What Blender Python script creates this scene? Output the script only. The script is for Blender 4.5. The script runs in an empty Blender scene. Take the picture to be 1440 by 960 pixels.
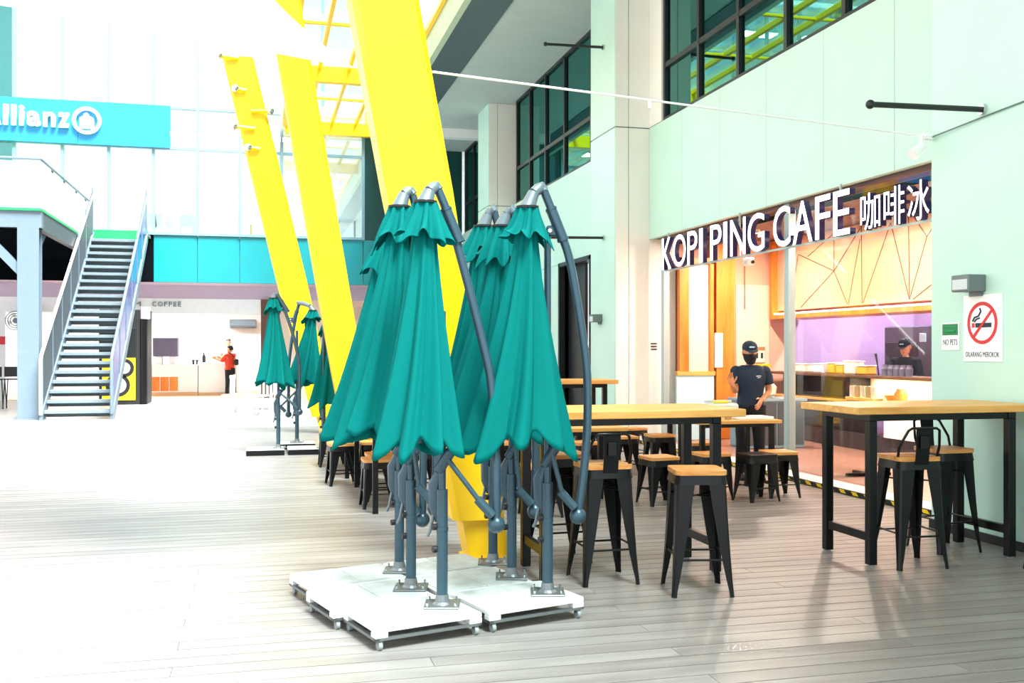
import bpy, bmesh, math, random
from mathutils import Vector, Matrix
random.seed(7)
C = bpy.context.scene.collection
SC = bpy.context.scene
PI = math.pi

# ------------------------------------------------------------------ camera, sky, sun, exposure
cam = bpy.data.cameras.new('camera')
cam.lens = 35.0; cam.sensor_width = 36.0; cam.shift_y = 10 / 1440
cam.clip_start = 0.1; cam.clip_end = 300
camo = bpy.data.objects.new('camera', cam); C.objects.link(camo)
camo.location = (0, 0, 1.5)
camo.rotation_euler = (PI / 2, 0, -math.atan(355 / 1400))
SC.camera = camo

world = bpy.data.worlds.new('sky'); SC.world = world
world.use_nodes = True
wn = world.node_tree.nodes; wl = world.node_tree.links
bg = wn['Background']; bg.inputs['Color'].default_value = (0.90, 0.97, 1.0, 1); bg.inputs['Strength'].default_value = 1.5

sun = bpy.data.lights.new('sun', 'SUN'); sun.energy = 18.0; sun.angle = math.radians(28); sun.color = (1, 1, 1)
suno = bpy.data.objects.new('sun', sun); C.objects.link(suno)
suno.rotation_euler = Vector((0.22, -0.42, 0.87)).to_track_quat('Z', 'Y').to_euler()

SC.view_settings.view_transform = 'Standard'
SC.view_settings.look = 'None'
SC.view_settings.gamma = 1.0
SC.view_settings.use_curve_mapping = False
SC.view_settings.exposure = 0.5
SC.cycles.max_bounces = 8
SC.cycles.transparent_max_bounces = 12
SC.cycles.use_denoising = True

# ------------------------------------------------------------------ materials
def lin(h):
    h = h.lstrip('#'); r = [int(h[i:i + 2], 16) / 255 for i in (0, 2, 4)]
    return tuple((c / 12.92 if c <= 0.04045 else ((c + 0.055) / 1.055) ** 2.4) for c in r) + (1,)

def mat(name, col, rough=0.5, metal=0.0, noise=0.0, nscale=8.0, emit=None, estr=0.0, spec=0.5, coat=0.0, bump=0.0, trans=0.0):
    m = bpy.data.materials.new(name); m.use_nodes = True
    nt = m.node_tree; b = nt.nodes['Principled BSDF']
    c = lin(col) if isinstance(col, str) else col
    b.inputs['Base Color'].default_value = c
    b.inputs['Roughness'].default_value = rough; b.inputs['Metallic'].default_value = metal
    b.inputs['Specular IOR Level'].default_value = spec
    b.inputs['Coat Weight'].default_value = coat
    if trans: b.inputs['Transmission Weight'].default_value = trans
    if noise or bump:
        tc = nt.nodes.new('ShaderNodeTexCoord'); n = nt.nodes.new('ShaderNodeTexNoise')
        n.inputs['Scale'].default_value = nscale; n.inputs['Detail'].default_value = 5
        nt.links.new(tc.outputs['Object'], n.inputs['Vector'])
        if noise:
            mr = nt.nodes.new('ShaderNodeMapRange')
            mr.inputs['From Min'].default_value = 0.3; mr.inputs['From Max'].default_value = 0.7
            mr.inputs['To Min'].default_value = 1 - noise; mr.inputs['To Max'].default_value = 1 + noise * 0.6
            nt.links.new(n.outputs['Fac'], mr.inputs['Value'])
            mx = nt.nodes.new('ShaderNodeVectorMath'); mx.operation = 'SCALE'
            mx.inputs[0].default_value = c[:3]
            nt.links.new(mr.outputs['Result'], mx.inputs['Scale'])
            nt.links.new(mx.outputs['Vector'], b.inputs['Base Color'])
        if bump:
            bp = nt.nodes.new('ShaderNodeBump'); bp.inputs['Strength'].default_value = bump; bp.inputs['Distance'].default_value = 0.01
            nt.links.new(n.outputs['Fac'], bp.inputs['Height']); nt.links.new(bp.outputs['Normal'], b.inputs['Normal'])
    if emit is not None:
        b.inputs['Emission Color'].default_value = lin(emit) if isinstance(emit, str) else emit
        b.inputs['Emission Strength'].default_value = estr
    return m

def wood(name, c1, c2, axis='X', scale=3.0, rough=0.45, rnd=False):
    m = bpy.data.materials.new(name); m.use_nodes = True
    nt = m.node_tree; b = nt.nodes['Principled BSDF']; b.inputs['Roughness'].default_value = rough
    tc = nt.nodes.new('ShaderNodeTexCoord'); mp = nt.nodes.new('ShaderNodeMapping')
    s = [scale * 9] * 3; s['XYZ'.index(axis)] = scale
    mp.inputs['Scale'].default_value = s
    n = nt.nodes.new('ShaderNodeTexNoise'); n.inputs['Scale'].default_value = 1; n.inputs['Detail'].default_value = 6; n.inputs['Distortion'].default_value = 0.6
    r = nt.nodes.new('ShaderNodeValToRGB')
    r.color_ramp.elements[0].position = 0.3; r.color_ramp.elements[0].color = lin(c1)
    r.color_ramp.elements[1].position = 0.7; r.color_ramp.elements[1].color = lin(c2)
    nt.links.new(tc.outputs['Object'], mp.inputs['Vector'])
    if rnd:
        oi = nt.nodes.new('ShaderNodeObjectInfo'); add = nt.nodes.new('ShaderNodeVectorMath'); add.operation = 'MULTIPLY_ADD'
        add.inputs[1].default_value = (1, 1, 1)
        cx = nt.nodes.new('ShaderNodeCombineXYZ'); ml = nt.nodes.new('ShaderNodeMath'); ml.operation = 'MULTIPLY'; ml.inputs[1].default_value = 57
        nt.links.new(oi.outputs['Random'], ml.inputs[0]); nt.links.new(ml.outputs[0], cx.inputs['X']); nt.links.new(ml.outputs[0], cx.inputs['Y'])
        nt.links.new(mp.outputs['Vector'], add.inputs[0]); nt.links.new(cx.outputs[0], add.inputs[2]); nt.links.new(add.outputs[0], n.inputs['Vector'])
    else:
        nt.links.new(mp.outputs['Vector'], n.inputs['Vector'])
    nt.links.new(n.outputs['Fac'], r.inputs['Fac']); nt.links.new(r.outputs['Color'], b.inputs['Base Color'])
    return m

def glass(name, tint, refl=0.25, rough=0.0, through=(0.8, 0.9, 0.9, 1)):
    m = bpy.data.materials.new(name); m.use_nodes = True
    nt = m.node_tree; nt.nodes.remove(nt.nodes['Principled BSDF']); out = nt.nodes['Material Output']
    t = nt.nodes.new('ShaderNodeBsdfTransparent'); t.inputs['Color'].default_value = through
    g = nt.nodes.new('ShaderNodeBsdfGlossy'); g.inputs['Color'].default_value = tint; g.inputs['Roughness'].default_value = rough
    lw = nt.nodes.new('ShaderNodeLayerWeight'); lw.inputs['Blend'].default_value = 0.5
    fr = nt.nodes.new('ShaderNodeMath'); fr.operation = 'POWER'; fr.inputs[1].default_value = 5.0
    nt.links.new(lw.outputs['Facing'], fr.inputs[0])
    mr = nt.nodes.new('ShaderNodeMapRange'); mr.inputs['To Min'].default_value = refl; mr.inputs['To Max'].default_value = 0.8
    mx = nt.nodes.new('ShaderNodeMixShader')
    nt.links.new(fr.outputs[0], mr.inputs['Value']); nt.links.new(mr.outputs['Result'], mx.inputs['Fac'])
    nt.links.new(t.outputs[0], mx.inputs[1]); nt.links.new(g.outputs[0], mx.inputs[2]); nt.links.new(mx.outputs[0], out.inputs['Surface'])
    return m

def cloth_mat(name, col, transl=0.3, rough=0.8, bump=0.0):
    m = bpy.data.materials.new(name); m.use_nodes = True
    nt = m.node_tree; out = nt.nodes['Material Output']; b = nt.nodes['Principled BSDF']
    b.inputs['Base Color'].default_value = lin(col); b.inputs['Roughness'].default_value = rough; b.inputs['Specular IOR Level'].default_value = 0.08
    tr = nt.nodes.new('ShaderNodeBsdfTranslucent'); tr.inputs['Color'].default_value = lin(col)
    mx = nt.nodes.new('ShaderNodeMixShader'); mx.inputs['Fac'].default_value = transl
    tc = nt.nodes.new('ShaderNodeTexCoord'); n = nt.nodes.new('ShaderNodeTexNoise'); n.inputs['Scale'].default_value = 14
    nt.links.new(tc.outputs['Object'], n.inputs['Vector'])
    bp = nt.nodes.new('ShaderNodeBump'); bp.inputs['Strength'].default_value = 0.25; bp.inputs['Distance'].default_value = 0.01
    nt.links.new(n.outputs['Fac'], bp.inputs['Height']); nt.links.new(bp.outputs['Normal'], b.inputs['Normal'])
    nt.links.new(b.outputs[0], mx.inputs[1]); nt.links.new(tr.outputs[0], mx.inputs[2]); nt.links.new(mx.outputs[0], out.inputs['Surface'])
    return m

M = {}
M['mint'] = mat('mint_panel', '#BFE2D4', 0.35, noise=0.04, nscale=1.5)
M['mint_white'] = mat('white_pier_panel', '#EAE9E1', 0.4, noise=0.03, nscale=2)
M['joint'] = mat('panel_joint', '#5E6B66', 0.8)
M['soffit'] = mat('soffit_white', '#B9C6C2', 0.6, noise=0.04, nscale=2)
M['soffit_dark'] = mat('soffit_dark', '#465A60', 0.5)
M['fascia'] = mat('fascia_green', '#B9CDB0', 0.5, noise=0.05)
M['yellow'] = mat('yellow_paint', '#FFC800', 0.35, noise=0.05, nscale=3)
M['steel_dark'] = mat('umbrella_steel', '#38505D', 0.32, 0.4)
M['steel_lite'] = mat('hub_alloy', '#6C787E', 0.4, 0.45)
M['black'] = mat('black_metal', '#0A0B0D', 0.3, 0.0, spec=0.3)
M['blacksoft'] = mat('black_plastic', '#141517', 0.6)
M['frame_dark'] = mat('window_frame_dark', '#1D2224', 0.4, 0.2)
M['teal'] = cloth_mat('teal_canvas', '#006864', 0.06)
M['tealwall'] = mat('teal_cladding', '#0B8288', 0.3, noise=0.08, nscale=0.6)
M['tealdark'] = mat('dark_teal_cladding', '#06403F', 0.35)
M['wood_top'] = wood('ply_top', '#D08E3C', '#EDB868', 'X', 1.5)
M['wood_seat'] = wood('seat_wood', '#C47A35', '#E3A860', 'X', 4)
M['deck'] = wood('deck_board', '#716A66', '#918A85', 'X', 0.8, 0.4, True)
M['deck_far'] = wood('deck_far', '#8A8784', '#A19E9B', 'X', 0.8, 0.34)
M['gap'] = mat('deck_gap', '#2A2724', 0.9)
M['white'] = mat('white_paint', '#F2F3F2', 0.4, noise=0.03)
M['offwhite'] = mat('dolly_white', '#E9ECEA', 0.55, noise=0.10, nscale=6)
M['slab'] = mat('dolly_slab', '#C9D0CC', 0.7, noise=0.16, nscale=9)
M['zinc'] = mat('zinc_frame', '#7C7F80', 0.45, 0.7)
M['rubber'] = mat('caster_rubber', '#8C9294', 0.5)
M['chrome'] = mat('chrome', '#C8CCCE', 0.15, 1.0)
M['alu'] = mat('aluminium_frame', '#A9BDBD', 0.35, 0.4)
M['glass_store'] = glass('shop_glass', (1, 1, 1, 1), 0.025, 0, (0.97, 0.99, 0.985, 1))
M['glass_teal'] = glass('tinted_window', (0.25, 0.62, 0.58, 1), 0.42, 0.0, (0.12, 0.32, 0.32, 1))
M['glass_bright'] = glass('facade_window', (0.95, 1.0, 1.0, 1), 0.30, 0.02, (0.85, 0.95, 0.95, 1))
M['glass_roof'] = glass('roof_glass', (0.9, 1, 1, 1), 0.03, 0.05, (0.84, 0.92, 0.92, 1))
M['orange_wood'] = wood('orange_wood', '#C8681C', '#E08A35', 'Z', 1.2)
M['cream'] = mat('cream_wall', '#EBCDB8', 0.6)
M['pink'] = mat('pink_wall', '#E5AE96', 0.6)
M['lilac'] = mat('lilac_tile', '#CDB4DC', 0.3)
M['panel_pink'] = mat('peach_panel', '#E3A584', 0.5)
M['inlay'] = mat('brown_inlay', '#5E3D2C', 0.6)
M['browncl'] = mat('brown_ceiling', '#7A5F58', 0.7, noise=0.1)
M['led_warm'] = mat('warm_led', '#FFE9C8', emit='#FFD3A0', estr=8)
M['landing_shade'] = mat('landing_shade_black', '#0C0F12', 0.95, spec=0.0)  # matt black standing in for the shade around the landing
M['riser'] = mat('stair_riser', '#56646A', 0.7)
M['mull'] = mat('facade_mullion', '#6C8A95', 0.5)
M['led_white'] = mat('white_led', '#FFFFFF', emit='#FFFFFF', estr=60)
M['letter'] = mat('letter_face', '#FFFFFF', emit='#FBF6FF', estr=3.0)
M['letter_side'] = mat('letter_side', '#2B2456', 0.4)
M['blue'] = mat('blue_sign', '#2280C4', 0.25, noise=0.06, nscale=0.4)
M['greysteel'] = mat('grey_steel', '#5F717E', 0.45, 0.1, noise=0.05)
M['tread'] = mat('stair_tread', '#66757B', 0.5, noise=0.08)
M['darkgrey'] = mat('dark_grey_panel', '#41494E', 0.5)
M['blue_reflect'] = mat('panel_blue_reflection', '#3C5CA0', 0.2, 0.3)  # blue of a reflection put into the railing panel colour
M['green'] = mat('green_edge', '#0E9F52', 0.5)
M['lilac_soffit'] = mat('lilac_soffit', '#C9B3C4', 0.5)
M['skin'] = mat('skin_tone', '#C98A63', 0.5)
M['navy'] = mat('navy_cotton', '#16283C', 0.85, noise=0.1)
M['blackcloth'] = mat('black_cotton', '#131418', 0.9)
M['redcloth'] = mat('red_cotton', '#D23A1E', 0.85)
M['hair'] = mat('black_hair', '#15110F', 0.6)
M['red'] = mat('sign_red', '#D8252B', 0.5)
M['signgreen'] = mat('sign_green', '#0C7F46', 0.5)
M['signwhite'] = mat('sign_white', '#FAFAFA', 0.5)
M['ink'] = mat('ink', '#1B2A3A', 0.6)
M['tapeyellow'] = mat('tape_yellow', '#F2CE16', 0.5)
M['tapeblack'] = mat('tape_black', '#161616', 0.5)
M['cafe_floor'] = mat('cafe_floor', '#A87E70', 0.3, noise=0.05)
M['concrete'] = mat('pale_step', '#CFD8D4', 0.5)
M['lamp_grey'] = mat('lamp_grey', '#6E7A7B', 0.45, 0.3)
M['lens'] = mat('lamp_lens', '#C6D2D0', 0.3)
M['bag'] = mat('plastic_bag', '#F3E7CF', 0.35)
M['bag_yellow'] = mat('yellow_bag', '#F3D21B', 0.4)
M['orangefood'] = mat('orange_tub', '#F0A53C', 0.4)
M['tin'] = mat('tin', '#B89A66', 0.3, 0.5)
M['paleblue'] = mat('pale_blue_board', '#BFE2EC', 0.4)
M['heart'] = mat('blue_foil', '#2147B8', 0.3)
M['membrane'] = cloth_mat('white_membrane', '#FAFCFC', 0.5)
M['leaf'] = mat('leaf', '#6E8B3A', 0.6)
M['counter_dark'] = mat('dark_kick', '#3A3338', 0.5)
M['shopfloor'] = mat('shop_floor', '#E0B58C', 0.3)
M['greybox'] = mat('grey_machine', '#5F5A70', 0.4)
M['plategrey'] = mat('grey_bench', '#7F95A0', 0.5)

# ------------------------------------------------------------------ mesh helpers
class MB:
    def __init__(s): s.bm = bmesh.new(); s.mi = 0; s.mats = []
    def use(s, m):
        if m not in s.mats: s.mats.append(m)
        s.mi = s.mats.index(m); return s
    def _fin(s, n0):
        s.bm.faces.ensure_lookup_table()
        for f in s.bm.faces[n0:]: f.material_index = s.mi
    def box(s, x0, x1, y0, y1, z0, z1, bev=0.0, mtx=None):
        n0 = len(s.bm.faces)
        vs = [s.bm.verts.new((x, y, z)) for x in (x0, x1) for y in (y0, y1) for z in (z0, z1)]
        fs = [(0, 1, 3, 2), (4, 6, 7, 5), (0, 4, 5, 1), (2, 3, 7, 6), (0, 2, 6, 4), (1, 5, 7, 3)]
        fc = [s.bm.faces.new([vs[i] for i in f]) for f in fs]
        if bev:
            ed = list({e for f in fc for e in f.edges})
            r = bmesh.ops.bevel(s.bm, geom=ed, offset=bev, segments=1, affect='EDGES', profile=0.5)
            vs = [v for v in {v for f in r['faces'] for v in f.verts}]
        if mtx is not None:
            allv = {v for v in vs if v.is_valid}
            bmesh.ops.transform(s.bm, matrix=mtx, verts=list(allv))
        s._fin(n0 if not bev else max(0, n0)); return s
    def tube(s, pts, r, seg=10, cap=True):
        n0 = len(s.bm.faces)
        pts = [Vector(p) for p in pts]; n = len(pts)
        rs = r if isinstance(r, (list, tuple)) else [r] * n
        rings = []; up = None
        for i, p in enumerate(pts):
            t = (pts[min(i + 1, n - 1)] - pts[max(i - 1, 0)]).normalized()
            if up is None:
                up = Vector((0, 0, 1)) if abs(t.z) < 0.9 else Vector((1, 0, 0))
            a = t.cross(up).normalized(); up = a.cross(t).normalized()
            rings.append([s.bm.verts.new(p + (a * math.cos(2 * PI * k / seg) + up * math.sin(2 * PI * k / seg)) * rs[i]) for k in range(seg)])
        for i in range(n - 1):
            for k in range(seg):
                s.bm.faces.new((rings[i][k], rings[i][(k + 1) % seg], rings[i + 1][(k + 1) % seg], rings[i + 1][k]))
        if cap:
            s.bm.faces.new(rings[0][::-1]); s.bm.faces.new(rings[-1])
        s._fin(n0); return s
    def lathe(s, prof, seg=16, o=(0, 0, 0), sx=1, sy=1):
        n0 = len(s.bm.faces); o = Vector(o); rings = []
        for r, z in prof:
            rings.append([s.bm.verts.new(o + Vector((r * sx * math.cos(2 * PI * k / seg), r * sy * math.sin(2 * PI * k / seg), z))) for k in range(seg)])
        for i in range(len(prof) - 1):
            for k in range(seg):
                s.bm.faces.new((rings[i][k], rings[i][(k + 1) % seg], rings[i + 1][(k + 1) % seg], rings[i + 1][k]))
        if prof[0][0] > 1e-5: s.bm.faces.new(rings[0][::-1])
        if prof[-1][0] > 1e-5: s.bm.faces.new(rings[-1])
        s._fin(n0); return s
    def ball(s, c, rx, ry=None, rz=None, u=14, v=9):
        ry = ry or rx; rz = rz or rx
        n0 = len(s.bm.faces)
        bmesh.ops.create_uvsphere(s.bm, u_segments=u, v_segments=v, radius=1, matrix=Matrix.Translation(c) @ Matrix.Diagonal((rx, ry, rz, 1)))
        s._fin(n0); return s
    def prism(s, poly, axis, a, b):
        # poly: 2-D outline in the two other axes (in xyz order), extruded along axis from a to b
        n0 = len(s.bm.faces)
        def mk(p, t):
            v = list(p); v.insert('xyz'.index(axis), t); return s.bm.verts.new(v)
        A = [mk(p, a) for p in poly]; B = [mk(p, b) for p in poly]; n = len(poly)
        s.bm.faces.new(A[::-1]); s.bm.faces.new(B)
        for i in range(n): s.bm.faces.new((A[i], A[(i + 1) % n], B[(i + 1) % n], B[i]))
        s._fin(n0); return s
    def loft(s, secs, closed=True):
        n0 = len(s.bm.faces)
        R = [[s.bm.verts.new(p) for p in sec] for sec in secs]; m = len(R[0])
        for i in range(len(R) - 1):
            for k in range(m if closed else m - 1):
                s.bm.faces.new((R[i][k], R[i][(k + 1) % m], R[i + 1][(k + 1) % m], R[i + 1][k]))
        if closed: s.bm.faces.new(R[0][::-1]); s.bm.faces.new(R[-1])
        s._fin(n0); return s
    def mesh(s, name):
        bmesh.ops.recalc_face_normals(s.bm, faces=s.bm.faces)
        me = bpy.data.meshes.new(name); s.bm.to_mesh(me); s.bm.free()
        return me
    def build(s, name, m=None, parent=None, smooth=False, loc=None):
        me = s.mesh(name)
        for mm in (s.mats or [m]): me.materials.append(mm)
        if smooth:
            for p in me.polygons: p.use_smooth = True
            me.set_sharp_from_angle(angle=math.radians(38))
        return link(name, me, parent, loc)

def link(name, me, parent=None, loc=None):
    o = bpy.data.objects.new(name, me); C.objects.link(o)
    if parent is not None: o.parent = parent
    if loc is not None: o.location = loc
    return o

def tag(o, label=None, cat=None, group=None, kind=None):
    if label: o['label'] = label
    if cat: o['category'] = cat
    if group: o['group'] = group
    if kind: o['kind'] = kind
    return o

def thing(name, label, cat, loc=(0, 0, 0), rz=0.0, group=None):
    o = bpy.data.objects.new(name, None); C.objects.link(o)
    o.empty_display_size = 0.1
    o.location = loc; o.rotation_euler = (0, 0, rz)
    return tag(o, label, cat, group)

def struct(name, label=None, cat=None):
    o = bpy.data.objects.new(name, None); C.objects.link(o); o.empty_display_size = 0.1
    o['kind'] = 'structure'
    return tag(o, label, cat)

def dup(root, loc, rz=None, label=None):
    def cp(o, par):
        c = o.copy(); C.objects.link(c)
        if par is not None: c.parent = par
        for ch in o.children: cp(ch, c)
        return c
    r = cp(root, None); r.location = loc
    if rz is not None: r.rotation_euler = (0, 0, rz)
    if label: r['label'] = label
    return r

def box(name, m, parent, x0, x1, y0, y1, z0, z1, bev=0.0, loc=None):
    return MB().box(x0, x1, y0, y1, z0, z1, bev).build(name, m, parent, loc=loc)

def text_mesh(txt, size, depth, offset=0.0):
    cu = bpy.data.curves.new('text', 'FONT'); cu.body = txt; cu.size = size; cu.extrude = depth / 2; cu.offset = offset; cu.resolution_u = 4
    o = bpy.data.objects.new('text', cu); C.objects.link(o)
    dg = bpy.context.evaluated_depsgraph_get()
    me = bpy.data.meshes.new_from_object(o.evaluated_get(dg))
    bpy.data.objects.remove(o); bpy.data.curves.remove(cu)
    return me

def fit(me, x0, x1, z0, z1, keep=False):
    # rescale a text mesh (lying in its x-y plane) to the given box, standing up: x->x, y->z, z->-y
    xs = [v.co.x for v in me.vertices]; ys = [v.co.y for v in me.vertices]
    a, b, c, d = min(xs), max(xs), min(ys), max(ys)
    for v in me.vertices:
        x, y, z = v.co
        v.co = (x0 + (x - a) / (b - a) * (x1 - x0), -z, z0 + (y - c) / (d - c) * (z1 - z0))
    return me

def skin_mesh(pts, edges, rad, root=0, sub=1):
    me = bpy.data.meshes.new('skin'); me.from_pydata(pts, edges, [])
    o = bpy.data.objects.new('skin', me); C.objects.link(o)
    o.modifiers.new('s', 'SKIN')
    sk = me.skin_vertices[0].data
    for i, r in enumerate(rad):
        sk[i].radius = r if isinstance(r, tuple) else (r, r)
        sk[i].use_root = (i == root)
    sb = o.modifiers.new('u', 'SUBSURF'); sb.levels = sub; sb.render_levels = sub
    dg = bpy.context.evaluated_depsgraph_get()
    m2 = bpy.data.meshes.new_from_object(o.evaluated_get(dg))
    bpy.data.objects.remove(o); bpy.data.meshes.remove(me)
    return m2

def add_mesh(mb, me):
    n0 = len(mb.bm.faces); mb.bm.from_mesh(me); mb._fin(n0); bpy.data.meshes.remove(me); return mb

# ------------------------------------------------------------------ structure: floor
# the near deck is laid plank by plank, so the slab itself stops below it
PW = 0.142
YF = 3.3 + PW * (28 + 87) - PW / 2 + 0.002
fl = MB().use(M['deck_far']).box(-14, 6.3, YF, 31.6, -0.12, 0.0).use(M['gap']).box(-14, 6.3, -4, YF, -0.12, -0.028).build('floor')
tag(fl, kind='structure', label='grey brown composite deck of boards laid across the arcade', cat='floor')
pm = {}
def plank_mesh(L):
    if L not in pm:
        me = MB().box(-L / 2, L / 2, -PW / 2 + 0.004, PW / 2 - 0.004, -0.028, 0.0).mesh('plank'); me.materials.append(M['deck']); pm[L] = me
    return pm[L]
row = 0; y = 3.3
while y < 7.2:
    x = -5.2 - (row % 3) * 1.2
    while x < 6.2:
        L = 3.6
        if x + L > 5.6: L = round(max(0.6, 6.3 - x), 1)
        link('plank', plank_mesh(L), fl, (x + L / 2 - 0.002, y, 0)); x += L + 0.003
    y += PW; row += 1
mb = MB(); 
yy = 3.3 - PW
while yy > -3.9: mb.box(-12, 6.3, yy - PW / 2 + 0.004, yy + PW / 2 - 0.004, -0.028, 0); yy -= PW
yy = y
while yy < YF: mb.box(-12, 6.3, yy - PW / 2 + 0.004, yy + PW / 2 - 0.004, -0.028, 0); yy += PW
o = mb.build('far_planks', M['deck'], fl); o['kind'] = 'stuff'
box('deck_edge', M['deck'], fl, -14, -12.003, -4, YF, -0.028, 0)
box('deck_edge', M['deck'], fl, -12, -7.7, 3.3 - PW / 2 + .004, y - PW / 2 - .004, -0.028, 0)

# ------------------------------------------------------------------ structure: right wall
XW, XP, ZS, ZC = 6.04, 5.475, 5.02, 7.54
wr = struct('wall_right', 'mint green panelled wall with white piers along the shop side', 'wall')
for (y0, y1) in ((5.9, 7.24), (14.9, 16.1), (23.9, 25.1)):
    for (z0, z1) in ((0.0, ZS - 0.008), (ZS + 0.008, ZC)):
        for (x0, x1) in ((XP, XP + 0.215), (XP + 0.225, 6.5)):
            box('pier_panel', M['mint_white'] if y0 > 10 else M['mint'], wr, x0, x1, y0, y1, z0, z1, 0.004)
        box('pier_side_panel', M['mint'], wr, XP - 0.012, XP - 0.001, y0 + 0.01, y1 - 0.01, z0 + 0.004, z1 - 0.004, 0.002)
    box('pier_core', M['joint'], wr, XP + 0.01, 6.4, y0 + 0.01, y1 - 0.01, 0, ZC)
for e in ((14.9, 13.64, 12.38, 11.1, 9.82, 8.55, 7.24), (23.9, 22.64, 21.38, 20.1, 18.82, 17.5, 16.1), (30.0, 28.7, 27.5, 26.3, 25.1), (5.9, 4.6, 3.3, 2.0, 0.7, -0.6, -1.9, -3.2)):
    for a, b in zip(e[1:], e[:-1]):
        box('cladding_panel', M['mint'], wr, XW, XW + 0.08, a + 0.004, b - 0.004, 3.245, ZS, 0.003)
for (a, b) in ((16.1, 17.8), (19.7, 21.0), (21.0, 22.4), (22.4, 23.9), (25.1, 26.7), (26.7, 28.3), (28.3, 30), (-3.2, 0), (0, 3), (3, 5.9)):
    box('lower_panel', M['mint'], wr, XW, XW + 0.08, a + 0.004, b - 0.004, 0, 3.237, 0.003)
mb = MB()
mb.box(XW + 0.082, 6.3, 7.24, 14.9, 3.25, ZS - 0.01)
mb.box(XW + 0.082, 6.3, 16.1, 23.9, 3.25, ZS - 0.01).box(XW + 0.082, 6.3, 25.1, 30, 0, ZS - 0.01).box(XW + 0.082, 6.3, -3.2, 5.9, 0, ZS - 0.01)
mb.box(XW + 0.082, 6.3, 16.1, 17.8, 0, 3.25).box(XW + 0.082, 6.3, 19.7, 23.9, 0, 3.25)
mb.build('wall_core', M['joint'], wr)
box('baseboard_right', M['frame_dark'], None, XP - 0.03, XP - 0.013, 5.9, 7.24, 0, 0.07)['kind'] = 'structure'

# dark doorway in the bay beyond the second pier
d = struct('door_1', 'dark open doorway in the mint wall behind the bar table', 'doorway')
mb = MB().box(6.0, 6.32, 17.72, 17.8, 0, 3.25).box(6.0, 6.32, 19.7, 19.78, 0, 3.25).box(6.0, 6.32, 17.72, 19.78, 3.18, 3.26)
mb.build('door_frame', M['frame_dark'], d)
box('door_leaf', M['frame_dark'], d, 6.2, 6.26, 18.6, 19.7, 0, 3.18, 0.004)
box('door_recess', M['blacksoft'], d, 7.6, 7.7, 17.0, 20.4, 0, 3.3)

# upper windows
def upper_window(name, ys, label):
    w = struct(name, label, 'window')
    for yv in ys: box('mullion', M['frame_dark'], w, XW + 0.03, XW + 0.13, yv - 0.035, yv + 0.035, ZS, ZC)
    y0, y1 = min(ys), max(ys)
    box('sill', M['frame_dark'], w, XW + 0.02, XW + 0.14, y0, y1, ZS, ZS + 0.05)
    box('transom', M['frame_dark'], w, XW + 0.035, XW + 0.125, y0, y1, 5.84, 5.92)
    box('head_frame', M['frame_dark'], w, XW + 0.03, XW + 0.13, y0, y1, ZC - 0.07, ZC)
    ys = sorted(ys)
    for a, b in zip(ys[:-1], ys[1:]):
        for z0, z1 in ((ZS + 0.05, 5.84), (5.92, ZC - 0.07)):
            box('pane', M['glass_teal'], w, XW + 0.075, XW + 0.085, a + 0.035, b - 0.035, z0, z1)
    return w
upper_window('window_1', (14.36, 13.14, 11.92, 10.70, 9.48, 8.26, 7.3), 'tinted upper window strip with dark frames above the cafe front')
upper_window('window_2', (23.5, 22.3, 21.0, 19.6, 17.9, 16.2), 'tinted upper window strip between the two white piers')
upper_window('window_3', (29.8, 28.6, 27.4, 26.2, 25.2), 'tinted upper window strip at the far end beyond the last pier')
upper_window('window_4', (5.8, 4.4, 3.0, 1.6, 0.2, -1.2, -2.6), 'tinted upper window strip beside the nearest pier')
box('wall_upper_side', M['mint_white'], wr, XW, 6.5, 14.395, 14.9, ZS + 0.01, ZC)
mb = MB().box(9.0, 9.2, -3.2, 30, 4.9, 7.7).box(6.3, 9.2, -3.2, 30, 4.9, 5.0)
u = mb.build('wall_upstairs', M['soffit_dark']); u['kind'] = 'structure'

# ceiling soffit, dark gutter band, fascia
c = box('ceiling', M['soffit'], None, 4.26, 9.2, -3.2, 30, ZC, ZC + 0.16); tag(c, kind='structure')
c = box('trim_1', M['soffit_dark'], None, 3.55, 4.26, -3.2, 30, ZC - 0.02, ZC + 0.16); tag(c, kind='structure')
c = box('trim_2', M['fascia'], None, 3.43, 3.55, -3.2, 30, ZC - 0.02, 8.16); tag(c, kind='structure')
c = box('trim_3', M['white'], None, 4.3, 6.0, 26.9, 27.2, ZC - 0.24, ZC); tag(c, kind='structure')

# ------------------------------------------------------------------ glass roof on yellow beams
rf = thing('glass_roof', 'sloping glass canopy on a yellow steel grid above the arcade', 'roof', (0, 0, 0))
PX = (0.72, 1.37, 2.06, 2.75, 3.38); ZR = 8.12
BY = [(-2.8, 1), (0, 0), (3, 0), (6.2, 1), (9.1, 0), (12.0, 0), (15.0, 1), (17.9, 0), (20.6, 0), (23.9, 1), (26.8, 0), (29.75, 1)]
for i, px in enumerate(PX):
    w = 0.09 if i == 0 else 0.045
    box('purlin', M['yellow'], rf, px - w, px + w, -2.8, 29.75, ZR - (0.16 if i == 0 else 0.06), ZR + 0.06, 0.008)
for yb, thick in BY:
    w = 0.11 if thick else 0.04
    box('beam', M['yellow'], rf, 0.72, 3.43, yb - w, yb + w, ZR - (0.34 if thick else 0.03), ZR + 0.03, 0.008)
for (a, _), (b, _) in zip(BY[:-1], BY[1:]):
    for p, q in zip(PX[:-1], PX[1:]):
        box('pane', M['glass_roof'], rf, p + 0.02, q - 0.02, a + 0.02, b - 0.02, ZR + 0.062, ZR + 0.074)

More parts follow.
